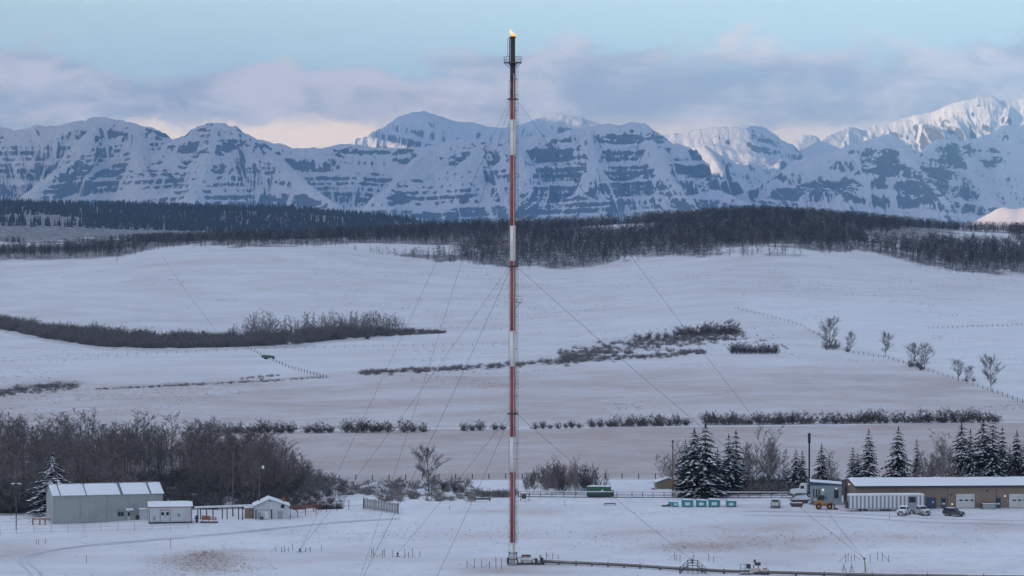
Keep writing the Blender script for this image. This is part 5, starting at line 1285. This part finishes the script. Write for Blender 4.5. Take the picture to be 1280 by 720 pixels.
def build_right():
    # long brown service building
    rz = R(3.5); D = 692.0; p = G(1070, D); p.z = ZC - (636.2 - CY) / FPX * D; F = Facade(p, rz); L = 60.0; W_ = 17.0; He = F.z(1071, 608.6); Hr = He + 0.95
    t = thing('service_building', 'long low brown metal building with white garage doors and snowy roof', 'building', p, rz)
    gable_shell(t, L, W_, He, Hr, M_BROWNCL, M_DARKROOF, .35, .22, .28)
    MB().span((-.3, -.52, He - .28), (L + .3, -.36, He - .02)).build('gutter', M_DARK, t); MB().span((-.02, -.06, -.3), (L, 0, .18)).build('plinth', M_CONC, t)
    for k, (x0, x1) in enumerate(((1195, 1218.3), (1261.3, 1285))):
        a = F.rect(x0, x1, 617.3, 636); frame_of(MB(), a, 0, .12, .08).build('door_frame', M_BROWNCL, t)
        n = 5; hh = (a[3] - a[2]) / n; d = None
        for j in range(n):
            o = plate(MB(), (a[0], a[1], a[2] + j * hh + .012, a[2] + (j + 1) * hh - .012), 0, .05)
            if d is None: d = o.build('garage_door', M_DOORW, t)
            else: o.build('door_panel', M_DOORW, d)
        for j in range(3):
            xc = a[0] + (a[1] - a[0]) * (j + .75) / 3.5 * 1.0 - .1; MB().span((xc - .02, -.075, a[2] + hh * 2.62), (xc + .72, -.05, a[2] + hh * 3.12)).build('pane', M_GLASS, d)
        MB().span((a[0], -.11, a[2] - .02), (a[1], -.055, a[2] + .05)).build('seal', M_DARK, d)
    a = F.rect(1157.5, 1170, 622, 636); xm = (a[0] + a[1]) / 2
    for x0, x1 in ((a[0], xm - .015), (xm + .015, a[1])): d = plate(MB(), (x0, x1, a[2], a[3]), 0, .06).build('door', M_BLUE, t); MB().box((xm, -.09, a[2] + 1.1), (.12, .05, .2)).build('handle', M_GALV, d)
    plate(MB(), (xm + .25, xm + .62, a[2] + 1.35, a[2] + 1.7), -.061, .01).build('notice', M_WHT, t)
    for x0, x1 in ((1176.3, 1182.6), (1244.5, 1251)):
        a = F.rect(x0, x1, 622, 635.8); d = plate(MB(), a, 0, .06).build('door', M_BLUE, t); plate(MB(), (a[0] + .2, a[1] - .2, a[3] - 1.0, a[3] - .3), -.06, .02).build('pane', M_GLASS, d); plate(MB(), (a[0] + .25, a[1] - .25, a[2] + .95, a[2] + 1.25), -.06, .012).build('notice', M_WHT, d); MB().box((a[0] + .12, -.09, a[2] + 1.0), (.07, .06, .2)).build('handle', M_GALV, d)
    a = F.rect(1237.2, 1241, 624, 628.6); MB().prism([((a[0] + a[1]) / 2, a[2]), (a[1], (a[2] + a[3]) / 2), ((a[0] + a[1]) / 2, a[3]), (a[0], (a[2] + a[3]) / 2)], -.05, 0).build('warning_sign', M_YEL, t)
    for px, row in ((1256, 620), (1190, 630)): MB().box((F.x(px), -.15, F.z(px, row)), (.22, .3, .26)).build('wall_lamp', M_LAMP, t)
    for px, row in ((1233.5, 613.5), (1189, 618)): MB().box((F.x(px), -.15, F.z(px, row)), (.4, .3, .3)).build('wall_vent', M_DARK, t)
    MB().box((-.12, 8.5, He - .1), (.24, .3, .3)).build('wall_lamp', M_LAMP, t); MB().span((-.08, 4.2, 0), (0, 5.4, 2.2)).build('door', M_DARK, t); MB().box((-.1, 3.6, 3.0), (.2, .3, .3)).build('wall_vent', M_DARK, t)
    MB().span((-.42, -.38, He - .05), (-.355, W_ / 2, He + .1)) if False else None
    for xx in (9.0, 20.5, 31.5, 42): MB().span((xx - .05, -.05, .19), (xx + .05, 0, He - .3)).build('downpipe', M_DARK, t)
    # bin against the wall
    q = p + Vector((F.x(1226) * F.c + 1, F.x(1226) * F.s - 1.6, 0)); q.z = gz(q.x, q.y); t = thing('storage_bin', 'low grey storage bin against the brown wall by the garage door', 'bin', q, rz)
    MB().span((-.9, -.5, .1), (2.0, .5, 1.05)).build('body', M_GALV, t); MB().span((-.95, -.55, 1.053), (2.05, .55, 1.12)).build('lid', M_DARK, t); MB().span((-.92, -.5, 1.125), (2.02, .5, 1.25)).build('snow', M_SNOW, t)
    for x in (-.7, 1.8): MB().box((x, 0, .05), (.2, .9, .14)).build('foot', M_DARK, t)
    MB().span((-1.25, -.4, .1), (-.95, .4, 1.2)).build('post', M_DARK, t)
    # pale blue office block
    D = 703; q = G(1013.5, D); q.z = ZC - (630.5 - CY) / FPX * D; rz2 = -R(4); F2 = Facade(q, rz2); L2 = F2.x(1052.3); H2 = F2.z(1014, 606.5)
    t = thing('office_block', 'pale blue two storey office with a blue fascia behind the loader', 'building', q, rz2)
    MB().span((0, 0, -.3), (L2, 5, H2)).build('wall', M_BLUECL, t); MB().prism([(-.2, H2 + .003), (L2 + .08, H2 + .002), (L2 + .08, H2 + .22), (-.2, H2 + .78)], -.2, 5.2, 'y').build('fascia', M_BLUE, t)
    MB().prism([(-.15, H2 + .785), (L2 + .03, H2 + .225), (L2 + .03, H2 + .48), (-.15, H2 + .98)], -.1, 5.1, 'y').build('roof_snow', M_SNOW, t)
    for a in ((.5, .75, H2 - 2.6, H2 - .9), (1.15, 1.4, H2 - 2.6, H2 - .9), (1.75, 2.0, H2 - 2.6, H2 - .9), (5.2, 6.2, H2 - 2.9, H2 - 1.0)): w = frame_of(MB(), a, 0, .06, .07).build('window', M_GALV, t); plate(MB(), a, 0, .04).build('pane', M_GLASS, w)
    d = plate(MB(), (2.3, 3.1, H2 - 3.2, H2 - 1.1), 0, .06).build('door', M_WHITECL, t); MB().box((3.0, -.1, H2 - 2.2), (.06, .08, .2)).build('handle', M_DARK, d); MB().box((2.75, -.2, H2 - 1.0), (.4, .3, .3)).build('wall_lamp', M_LAMP, t); MB().box((5.7, -.15, H2 - .7), (.25, .25, .25)).build('wall_lamp', M_LAMP, t)
    mb = MB()
    for k in range(8): mb.span((1.9 - k * .33, -1.3, 1.6 - k * .2), (2.2 - k * .33, -.1, 1.66 - k * .2))
    mb.span((2.2, -1.3, 1.7), (3.4, -.05, 1.78)); mb.build('stairs', M_DARK, t); MB().path([(-.5, -1.3, 1.0), (2.2, -1.3, 2.7), (3.4, -1.3, 2.7)], .035, 4).build('handrail', M_DARK, t)
    # white ribbed trailer
    p3 = G(1061, 686); p3.z = ZC - (638.6 - CY) / FPX * 686; rz3 = R(3.0); F3 = Facade(p3, rz3); L3 = F3.x(1155.5); H3 = F3.z(1062, 618.6)
    t = thing('box_trailer', 'long white ribbed box trailer parked before the brown building', 'trailer', p3, rz3)
    MB().span((0, 0, .55), (L3, 2.5, H3)).build('body', mat_simple('darker_recess_panel', (0.26, 0.28, 0.31), .6, .15, 1.0, dirt=RUST, dirt_amt=.15), t); MB().span((-.03, -.07, H3 - .22), (L3 + .03, 2.55, H3 + .02)).build('top_rail', M_WHT, t); MB().span((-.02, -.07, .40), (L3 + .02, 2.52, .56)).build('sill', M_GALV, t)  # recesses coloured darker than the ribs, plus rust stains
    n = 19
    rm = MB().span((-.22, -.12, .565), (.22, 0, H3 - .23)).build('rib', mat_simple('rib_white', (.62, .62, .64), .5, .08, 1.0, dirt=(.3, .28, .26), dirt_amt=.4), t); me = rm.data
    for k in range(n):
        x = L3 * (k + .5) / n
        if F3.x(1135) < x < F3.x(1145): continue
        o = rm if k == 0 else bpy.data.objects.new('rib', me)
        if k: link(o, t)
        o.location = (x, 0, 0)
    a = F3.rect(1136.3, 1144.4, 621.3, 628); w = frame_of(MB(), a, 0, .1, .09).build('window', M_GALV, t); plate(MB(), a, 0, .05).build('pane', M_GLASS, w)
    MB().span((-.06, .2, .7), (-.002, 2.3, H3 - .4)).build('end_door', M_GALV, t); MB().span((-.5, .4, .5), (-.07, 2.0, 2.0)).build('generator', M_DARK, t); snow_slab('roof_snow', t, .03, L3 - .03, 0, H3 + .02, 2.45, H3 + .02, .16)
    wheels(t, (3.0, 4.3), 1.25, .45) if False else None
    for x in (2.6, 3.7, 13.0, 14.1):
        for y in (.2, 2.3): o = MB().tube((x, y - .13, .42), (x, y + .13, .42), .42, None, 14).build('wheel', M_RUBBER, t)
    for x in (7.5, 8.8): MB().span((x - .6, -.3, .02), (x + .6, .1, .32)).build('step', M_DARK, t)
    # vehicles
    pickup(GR(1130, 643.2), R(-112), 'white pickup under snow, left of the pair before the ribbed trailer', M_CARW)
    pickup(GR(1151.5, 643.2), R(-68), 'snowy grey white pickup, right of the pair before the ribbed trailer', mat_simple('dirty_white_paint', (0.42, 0.41, 0.40), .4, .15, 1.2, dirt=(.12, .11, .10), dirt_amt=.6))
    pickup(GR(969.5, 634), R(82), 'dirty white pickup parked alone right of the teal bins', mat_simple('muddy_white_paint', (0.48, 0.47, 0.46), .4, .12, 1.2, dirt=(.14, .12, .11), dirt_amt=.6))
    suv(GR(1192, 645), R(-40), 'dark green estate car parked before the white garage door', M_CARD)
    # wheel loader
    q = GR(1031, 636.5); t = thing('wheel_loader', 'orange yellow wheel loader parked beside the pale blue office', 'loader', q, R(-6))
    MB().prism([(-2.4, .9), (-2.45, 1.7), (-1.4, 2.0), (-.2, 2.0), (-.2, .8)], -.75, .75).build('body', M_YEL, t); MB().prism([(-.2, .7), (-.2, 1.35), (1.3, 1.1), (1.3, .7)], -.55, .55).build('front_frame', M_YEL, t)
    MB().span((-1.55, -.65, 2.003), (-.15, .65, 3.0)).build('cab', M_DARK, t); MB().span((-1.7, -.75, 3.003), (-.05, .75, 3.12)).build('cab_roof', M_DARK, t)
    for s in (-1, 1): MB().span((-1.4, s * .66 - .01, 2.15), (-.3, s * .66 + .01, 2.9)).build('cab_window', M_GLASS, t); MB().path([(.6, s * .45, 1.3), (1.5, s * .45, 1.5), (2.3, s * .45, .7)], .12, 5).build('lift_arm', M_YEL, t)
    MB().prism([(1.95, .15), (2.9, .10), (2.2, .35), (2.15, 1.2), (1.95, 1.1)], -1.2, 1.2).build('bucket', M_DARK, t); MB().span((-2.3, -.6, 2.0), (-1.75, .6, 2.15)).build('snow', M_SNOW, t); MB().tube((-1.9, .4, 1.8), (-1.9, .4, 2.6), .08).build('exhaust', M_DARK, t)
    wheels(t, (1.05, -1.35), .85, .68, .45, M_YEL)
    # truck tractor
    q = G(1003, 716); q.z = ZC - (621 - CY) / FPX * 716; t = thing('truck_tractor', 'white long nosed truck parked left of the pale blue office', 'truck', q, R(180 - 8))
    MB().span((-3.0, -.45, .55), (2.9, .45, .85)).build('chassis', M_DARK, t); MB().prism([(.75, .9), (2.75, .9), (2.75, 1.55), (2.5, 1.75), (.75, 1.95)], -.85, .85).build('hood', M_CARW, t); MB().prism([(-1.0, .9), (.747, .9), (.747, 1.95), (.45, 2.85), (-1.0, 2.95)], -1.1, 1.1).build('cab', M_CARW, t)
    quad_panel([(.745, -.95, 2.03), (.745, .95, 2.03), (.52, .92, 2.72), (.52, -.92, 2.72)], .03).build('windscreen', M_GLASS, t)
    for s in (-1, 1): MB().span((-.45, s * 1.11 - .012, 1.95), (.4, s * 1.11 + .012, 2.6)).build('side_window', M_GLASS, t); MB().tube((-1.2, s * .8, .9), (-1.2, s * .8, 3.6), .09).build('exhaust', M_GALV, t); MB().box((2.76, s * .65, 1.2), (.06, .3, .25)).build('headlight', M_LENS, t); MB().prism([(1.3, .75), (2.6, .75), (2.4, 1.2), (1.6, 1.2)], s * .86, s * 1.15).build('fender', M_CARW, t)
    MB().box((2.79, 0, 1.3), (.06, 1.0, .6)).build('grille', M_GALV, t); MB().box((2.85, 0, .65), (.2, 2.1, .3)).build('bumper', M_GALV, t); MB().span((-.9, -1.0, 2.955), (.4, 1.0, 3.08)).build('snow', M_SNOW, t)
    wheels(t, (1.95, -1.6, -2.6), .95, .52, .3)
    # teal waste bins
    def dumpster(px0, px1, base, top, label, tilt=0):
        pm = (px0 + px1) / 2; q = GR(pm, base); s = q.y / FPX; w = (px1 - px0) * s; h = (base - top) * s * .80
        t = thing('waste_bin', label, 'waste bin', q, R(tilt))
        MB().prism([(-w / 2 + .05, .1), (w / 2 - .05, .1), (w / 2, h), (-w / 2, h + .12)], -.75, .75).build('body', M_TEAL, t); MB().span((-w / 2 - .04, -.8, h - .28), (w / 2 + .04, -.752, h - .12)).build('rim_bar', M_TEAL, t)
        for sx in (-1, 1): MB().box((sx * w * .42, -.8, h * .45), (.14, .09, h * .7)).build('lifting_pocket', M_DARK if False else M_TEAL, t)
        MB().span((-w * .22, -.775, h * .28), (w * .2, -.752, h * .72)).build('notice', M_WHT, t)
        l = MB().prism([(-w / 2 + .02, h + .125), (w / 2 - .02, h + .01), (w / 2 - .02, h + .07), (-w / 2 + .02, h + .19)], -.78, .78).build('lid', M_TEAL, t); MB().prism([(-w / 2 + .06, h + .2), (w / 2 - .06, h + .08), (w / 2 - .1, h + .26), (-w / 2 + .1, h + .40)], -.72, .74).build('snow', M_SNOW, t)
        MB().prism([(-w / 2 - .02, h + .1), (-w / 2 + .12, h + .1), (-w / 2 - .02, h + .62)], -.3, .3).build('lid_prop', M_TEAL, t)
        for sx in (-1, 1): MB().box((sx * w * .36, 0, .04), (.2, 1.2, .16)).build('skid', M_DARK, t)
        return t
    dumpster(852, 866.5, 633.5, 623.5, 'wide teal waste bin, second from the left of the row'); dumpster(870, 883, 633.5, 624, 'teal waste bin at the middle of the row'); dumpster(885.5, 900, 633.5, 623, 'teal waste bin beside the gap, fourth of the row'); dumpster(907.5, 920.3, 633.3, 624.8, 'teal waste bin standing apart at the right of the row')
    q = GR(842, 633.5); t = thing('waste_bin', 'small teal tipping bin with a long spout at the left of the row', 'waste bin', q)
    MB().prism([(-.35, .1), (.95, .1), (.95, 1.05), (-1.1, 1.15), (-1.3, .95)], -.6, .6).build('body', M_TEAL, t); MB().span((.1, -.62, .35), (.7, -.602, .8)).build('notice', M_WHT, t); MB().prism([(-1.0, 1.155), (.9, 1.06), (.85, 1.2), (-.9, 1.28)], -.55, .55).build('snow', M_SNOW, t); MB().box((.3, 0, .05), (.9, 1.0, .12)).build('skid', M_DARK, t)
    q = GR(831, 633); t = thing('rubbish_heap', 'low heap of dark scrap lying left of the teal bins', 'scrap heap', q); MB().box((0, 0, .15), (1.4, .6, .3), .3).build('board', M_DARK, t); MB().box((.9, .2, .25), (.7, .5, .5), -.4).build('crate', M_POLE, t); MB().box((.1, 0, .35), (1.0, .5, .12), .2).build('snow', M_SNOW, t)
    # pipe rail fence behind the bins
    pts = [GR(px, r) for px, r in ((648, 621), (690, 621.5), (735, 622), (790, 622), (830, 622.3), (870, 622.3), (910, 622.5), (950, 622.5), (992, 622.6))]
    t = thing('rail_fence', 'long snow topped pipe rail fence behind the teal bins', 'fence', pts[0]); q = [a - pts[0] for a in pts]
    for z, r_, m in ((1.30, .09, M_BEIGE), (.62, .07, M_DARK), (.05, .13, M_DARK)): MB().path([a + Vector((0, 0, z)) for a in q], r_, 5).build('rail', m, t)
    MB().path([a + Vector((0, 0, 1.40)) for a in q], .07, 4).build('snow_cap', M_SNOW, t)
    pm = MB().tube((0, 0, -.2), (0, 0, 1.3), .08, None, 5).build('post', M_DARK, t)
    k = 0
    for a, b in zip(q, q[1:]):
        for f in (0, .33, .66): o = pm if k == 0 else bpy.data.objects.new('post', pm.data); (link(o, t) if k else None); o.location = a.lerp(b, f); k += 1
    # stacks of timber beside the office
    for px, row, w, lab in ((1000, 629, 3.6, 'stack of snowy timbers behind the loader'), (996, 633.5, 2.4, 'low crate of timbers lying left of the loader')):
        q = GR(px, row); t = thing('timber_stack', lab, 'timber stack', q, -.05)
        for k in range(3):
            for j in range(2): MB().span((-w / 2 - .2 * k, -.5 + j * .5, .05 + k * .28), (w / 2 + .15 * k, -.06 + j * .5, .29 + k * .28)).build('plank', M_POLE, t)
        MB().span((-w / 2, -.45, .86), (w / 2, .4, 1.0)).build('snow', M_SNOW, t)
    # green container, trough, small frame
    q = G(733.5, 716); q.z = ZC - (620.6 - CY) / FPX * 716; t = thing('shipping_container', 'green steel container with a pale end standing before the willows', 'container', q, R(-9)); Lc, Hc = 5.3, 2.25
    MB().span((0, 0, .1), (Lc, 2.4, Hc)).build('body', M_GREEN, t); MB().span((-.02, -.05, Hc - .14), (Lc + .02, 2.42, Hc + .03)).build('top_rail', M_GREEN, t); MB().span((-.02, -.05, .08), (Lc + .02, 2.42, .24)).build('sill', M_GREEN, t)
    rb = MB().span((-.08, -.035, .245), (.08, 0, Hc - .145)).build('rib', M_GREEN, t)
    for k in range(1, 20): 
        o = bpy.data.objects.new('rib', rb.data); link(o, t); o.location = (.15 + k * .263, 0, 0)
    rb.location = (.15, 0, 0)
    MB().span((-.05, .1, .25), (-.002, 1.17, Hc - .2)).build('end_door', M_GREYCL, t); MB().span((-.05, 1.2, .25), (-.002, 2.3, Hc - .2)).build('end_door', M_GREYCL, t); MB().prism([(3.3, 1.3), (3.6, 1.1), (3.9, 1.3), (3.8, 1.6), (3.4, 1.6)], -.06, -.038).build('emblem', M_WHT, t); snow_slab('roof_snow', t, .02, Lc - .02, 0, Hc + .03, 2.38, Hc + .03, .14); MB().span((Lc + .003, .2, .1), (Lc + .8, 1.6, 1.4)).build('tank', M_DARK, t)
    q = GR(762.5, 631.5); t = thing('feed_trough', 'small dark trough on legs alone on the snow', 'trough', q); MB().span((-1.25, -.3, .28), (1.25, .3, .50)).build('tray', M_DARK, t); MB().span((-1.2, -.25, .503), (1.2, .25, .58)).build('snow', M_SNOW, t)
    for x in (-1.15, 1.15): MB().box((x, 0, .14), (.15, .5, .4)).build('leg', M_DARK, t)
    q = GR(656, 626); t = thing('valve_shelter', 'small rusty frame shelter just right of the flare by the fence', 'shelter', q)
    for x in (-.95, .95):
        for y in (-.5, .5): MB().tube((x, y, -.1), (x, y, 1.7), .07, None, 5).build('leg', M_ORG, t)
    MB().span((-1.1, -.65, 1.703), (1.1, .65, 1.82)).build('roof', M_ORG, t); MB().box((-.2, 0, .95), (1.1, .6, .9)).build('valve', M_DARK, t); MB().span((-1.05, -.6, 1.823), (1.05, .6, 1.9)).build('snow', M_SNOW, t)
    q = GR(603, 626.5); t = thing('low_barrier', 'low dark barrier with red ends left of the flare at the fence line', 'barrier', q); MB().span((-1.9, -.1, .35), (1.9, .1, .75)).build('beam', M_DARK, t)
    for x in (-1.7, 1.7): MB().box((x, 0, .3), (.3, .3, 1.0)).build('post', M_REDTRIM, t)
    MB().span((-1.9, -.1, .753), (1.9, .1, .82)).build('snow', M_SNOW, t)
    # tan shed, red cabinet, pole, vent stack, dark shed
    D = 735; q = G(820.5, D); q.z = ZC - (620.5 - CY) / FPX * D; s = D / FPX; t = thing('tan_shed', 'small tan board shed at the left end of the yard trees', 'shed', q, R(4)); w = 28 * s; he = 17 * s
    MB().prism([(0, -.3), (w, -.3), (w, he + .4), (w * .55, he + 1.0), (0, he)], 0, 4.5, 'y').build('wall', M_TANCL, t)
    for a, b in (((-.25, he - .08), (w * .55, he + 1.02)), ((w + .25, he + .25), (w * .55, he + 1.02))): MB().prism([a, b, (b[0], b[1] + .12), (a[0], a[1] + .12)], -.25, 4.7, 'y').build('roof', M_DARKROOF, t); MB().prism([(a[0], a[1] + .125), (b[0], b[1] + .125), (b[0], b[1] + .27), (a[0], a[1] + .24)], -.2, 4.65, 'y').build('roof_snow', M_SNOW, t)
    d = MB().span((1.0, -.05, 0), (1.95, 0, 2.0)).build('door', M_POLE, t); MB().box((1.85, -.08, 1.0), (.06, .07, .15)).build('handle', M_DARK, d); MB().span((2.9, -.04, 1.2), (3.7, 0, 2.0)).build('window', M_GLASS, t)
    q = G(816.8, D - 1); q.z = ZC - (620 - CY) / FPX * D; t = thing('fuel_cabinet', 'red upright cabinet at the left wall of the tan shed', 'cabinet', q); MB().box((0, 0, .95), (1.0, .8, 1.9)).build('body', mat_simple('signal_red', (.30, .03, .035), .5, .15, 2), t); MB().span((-.45, -.43, .15), (.45, -.402, 1.8)).build('door', M_REDTRIM, t); MB().box((0, 0, 1.96), (1.05, .85, .1)).build('snow', M_SNOW, t)
    D = 716; q = G(841, D); hh = (CY - 550) / FPX * D + ZC - q.z; t = thing('utility_pole', 'reddish timber utility pole before the tan shed and spruces', 'utility pole', q); MB().tube((0, 0, -.3), (0, 0, hh), .19, .13, 8).build('pole', mat_simple('red_brown_timber', (.17, .095, .06), .85, .2, 1.5), t); MB().box((0, 0, hh - .4), (.5, .3, .5)).build('cap', M_DARK, t)
    D = 733; q = G(1011.6, D); hh = (CY - 541.5) / FPX * D + ZC - q.z; t = thing('vent_stack', 'black vent stack rising behind the pale blue office', 'vent stack', q); MB().tube((0, 0, -.2), (0, 0, hh), .20, None, 12).build('stack', M_SOOT, t); MB().tube((0, 0, hh - 2.3), (0, 0, hh), .34, None, 12).build('cowl', M_SOOT, t); MB().box((0, 0, .1), (1.4, 1.4, .5)).build('footing', M_CONC, t)
    D = 745; q = G(938, D); q.z = ZC - (612 - CY) / FPX * D; t = thing('barn', 'long low dark barn half hidden behind the frosted yard trees', 'barn', q, -R(3)); gable_shell(t, 12.5, 7, 2.3, 3.6, M_DARKROOF, M_DARKROOF, .4, .15, .06)
    MB().span((4.5, -.05, 0), (7.5, 0, 2.1)).build('door', M_POLE, t)
build_right()

# ------------------------------------------------------------------ tracks pressed into the snow
def ribbon(name, pts, w, mat, label, lift=.02):
    P = []
    for a, b in zip(pts, pts[1:]):
        n = max(2, int((b - a).length / 1.2)); P += [a.lerp(b, k / n) for k in range(n)]
    P.append(pts[-1]); vs, fs = [], []
    for k, p in enumerate(P):
        d = (P[min(k + 1, len(P) - 1)] - P[max(k - 1, 0)]); d.z = 0; d.normalize(); n = Vector((-d.y, d.x, 0)); ww = w * (.7 + .6 * float(vnoise(k * .23, 3.7, 9)))
        for s in (-1, 0, 1): q = p + n * (ww / 2 * s); vs.append((q.x, q.y, gz(q.x, q.y) + lift + (.03 if s else 0)))
    for k in range(len(P) - 1):
        for j in (0, 1): a = 3 * k + j; fs.append((a, a + 1, a + 4, a + 3))
    me = bpy.data.meshes.new(name); me.from_pydata(vs, [], fs); me.materials.append(mat); o = bpy.data.objects.new(name, me); link(o); return tag(o, label, kind='structure')
def smooth(pts, n=8):
    out = []
    for i in range(len(pts) - 1):
        p0, p1, p2, p3 = pts[max(i - 1, 0)], pts[i], pts[i + 1], pts[min(i + 2, len(pts) - 1)]
        for k in range(n): t = k / n; out.append(tuple(.5 * ((2 * b) + (-a + c) * t + (2 * a - 5 * b + 4 * c - d) * t * t + (-a + 3 * b - 3 * c + d) * t ** 3) for a, b, c, d in zip(p0, p1, p2, p3)))
    return out + [pts[-1]]
def build_tracks():
    m = mat_simple('packed_snow', (0.58, 0.60, 0.66), .7, .10, .8, dirt=(.40, .36, .34), dirt_amt=.5)
    for off in (0, 13):
        pts = smooth([(48 + off * 1.1, 738), (36 + off, 715), (26 + off * .8, 704), (32 + off * .7, 696), (60 + off * .5, 689 - off * .1), (120, 682 - off * .12), (190, 676 - off * .12), (270, 669 - off * .1), (340, 662 - off * .1), (420, 654 - off * .1), (500, 649 - off * .1)])
        ribbon('vehicle_track', [GR(x, r) for x, r in pts], 0.55, m, 'packed wheel track curving over the snow to the left')
    for off in (0, 5):
        ribbon('vehicle_track', [GR(x, r + off) for x, r in smooth([(930, 639), (1000, 640), (1080, 643), (1160, 648), (1240, 650), (1300, 652)])], 0.8, m, 'packed wheel track along the front of the vehicle yard')
build_tracks()
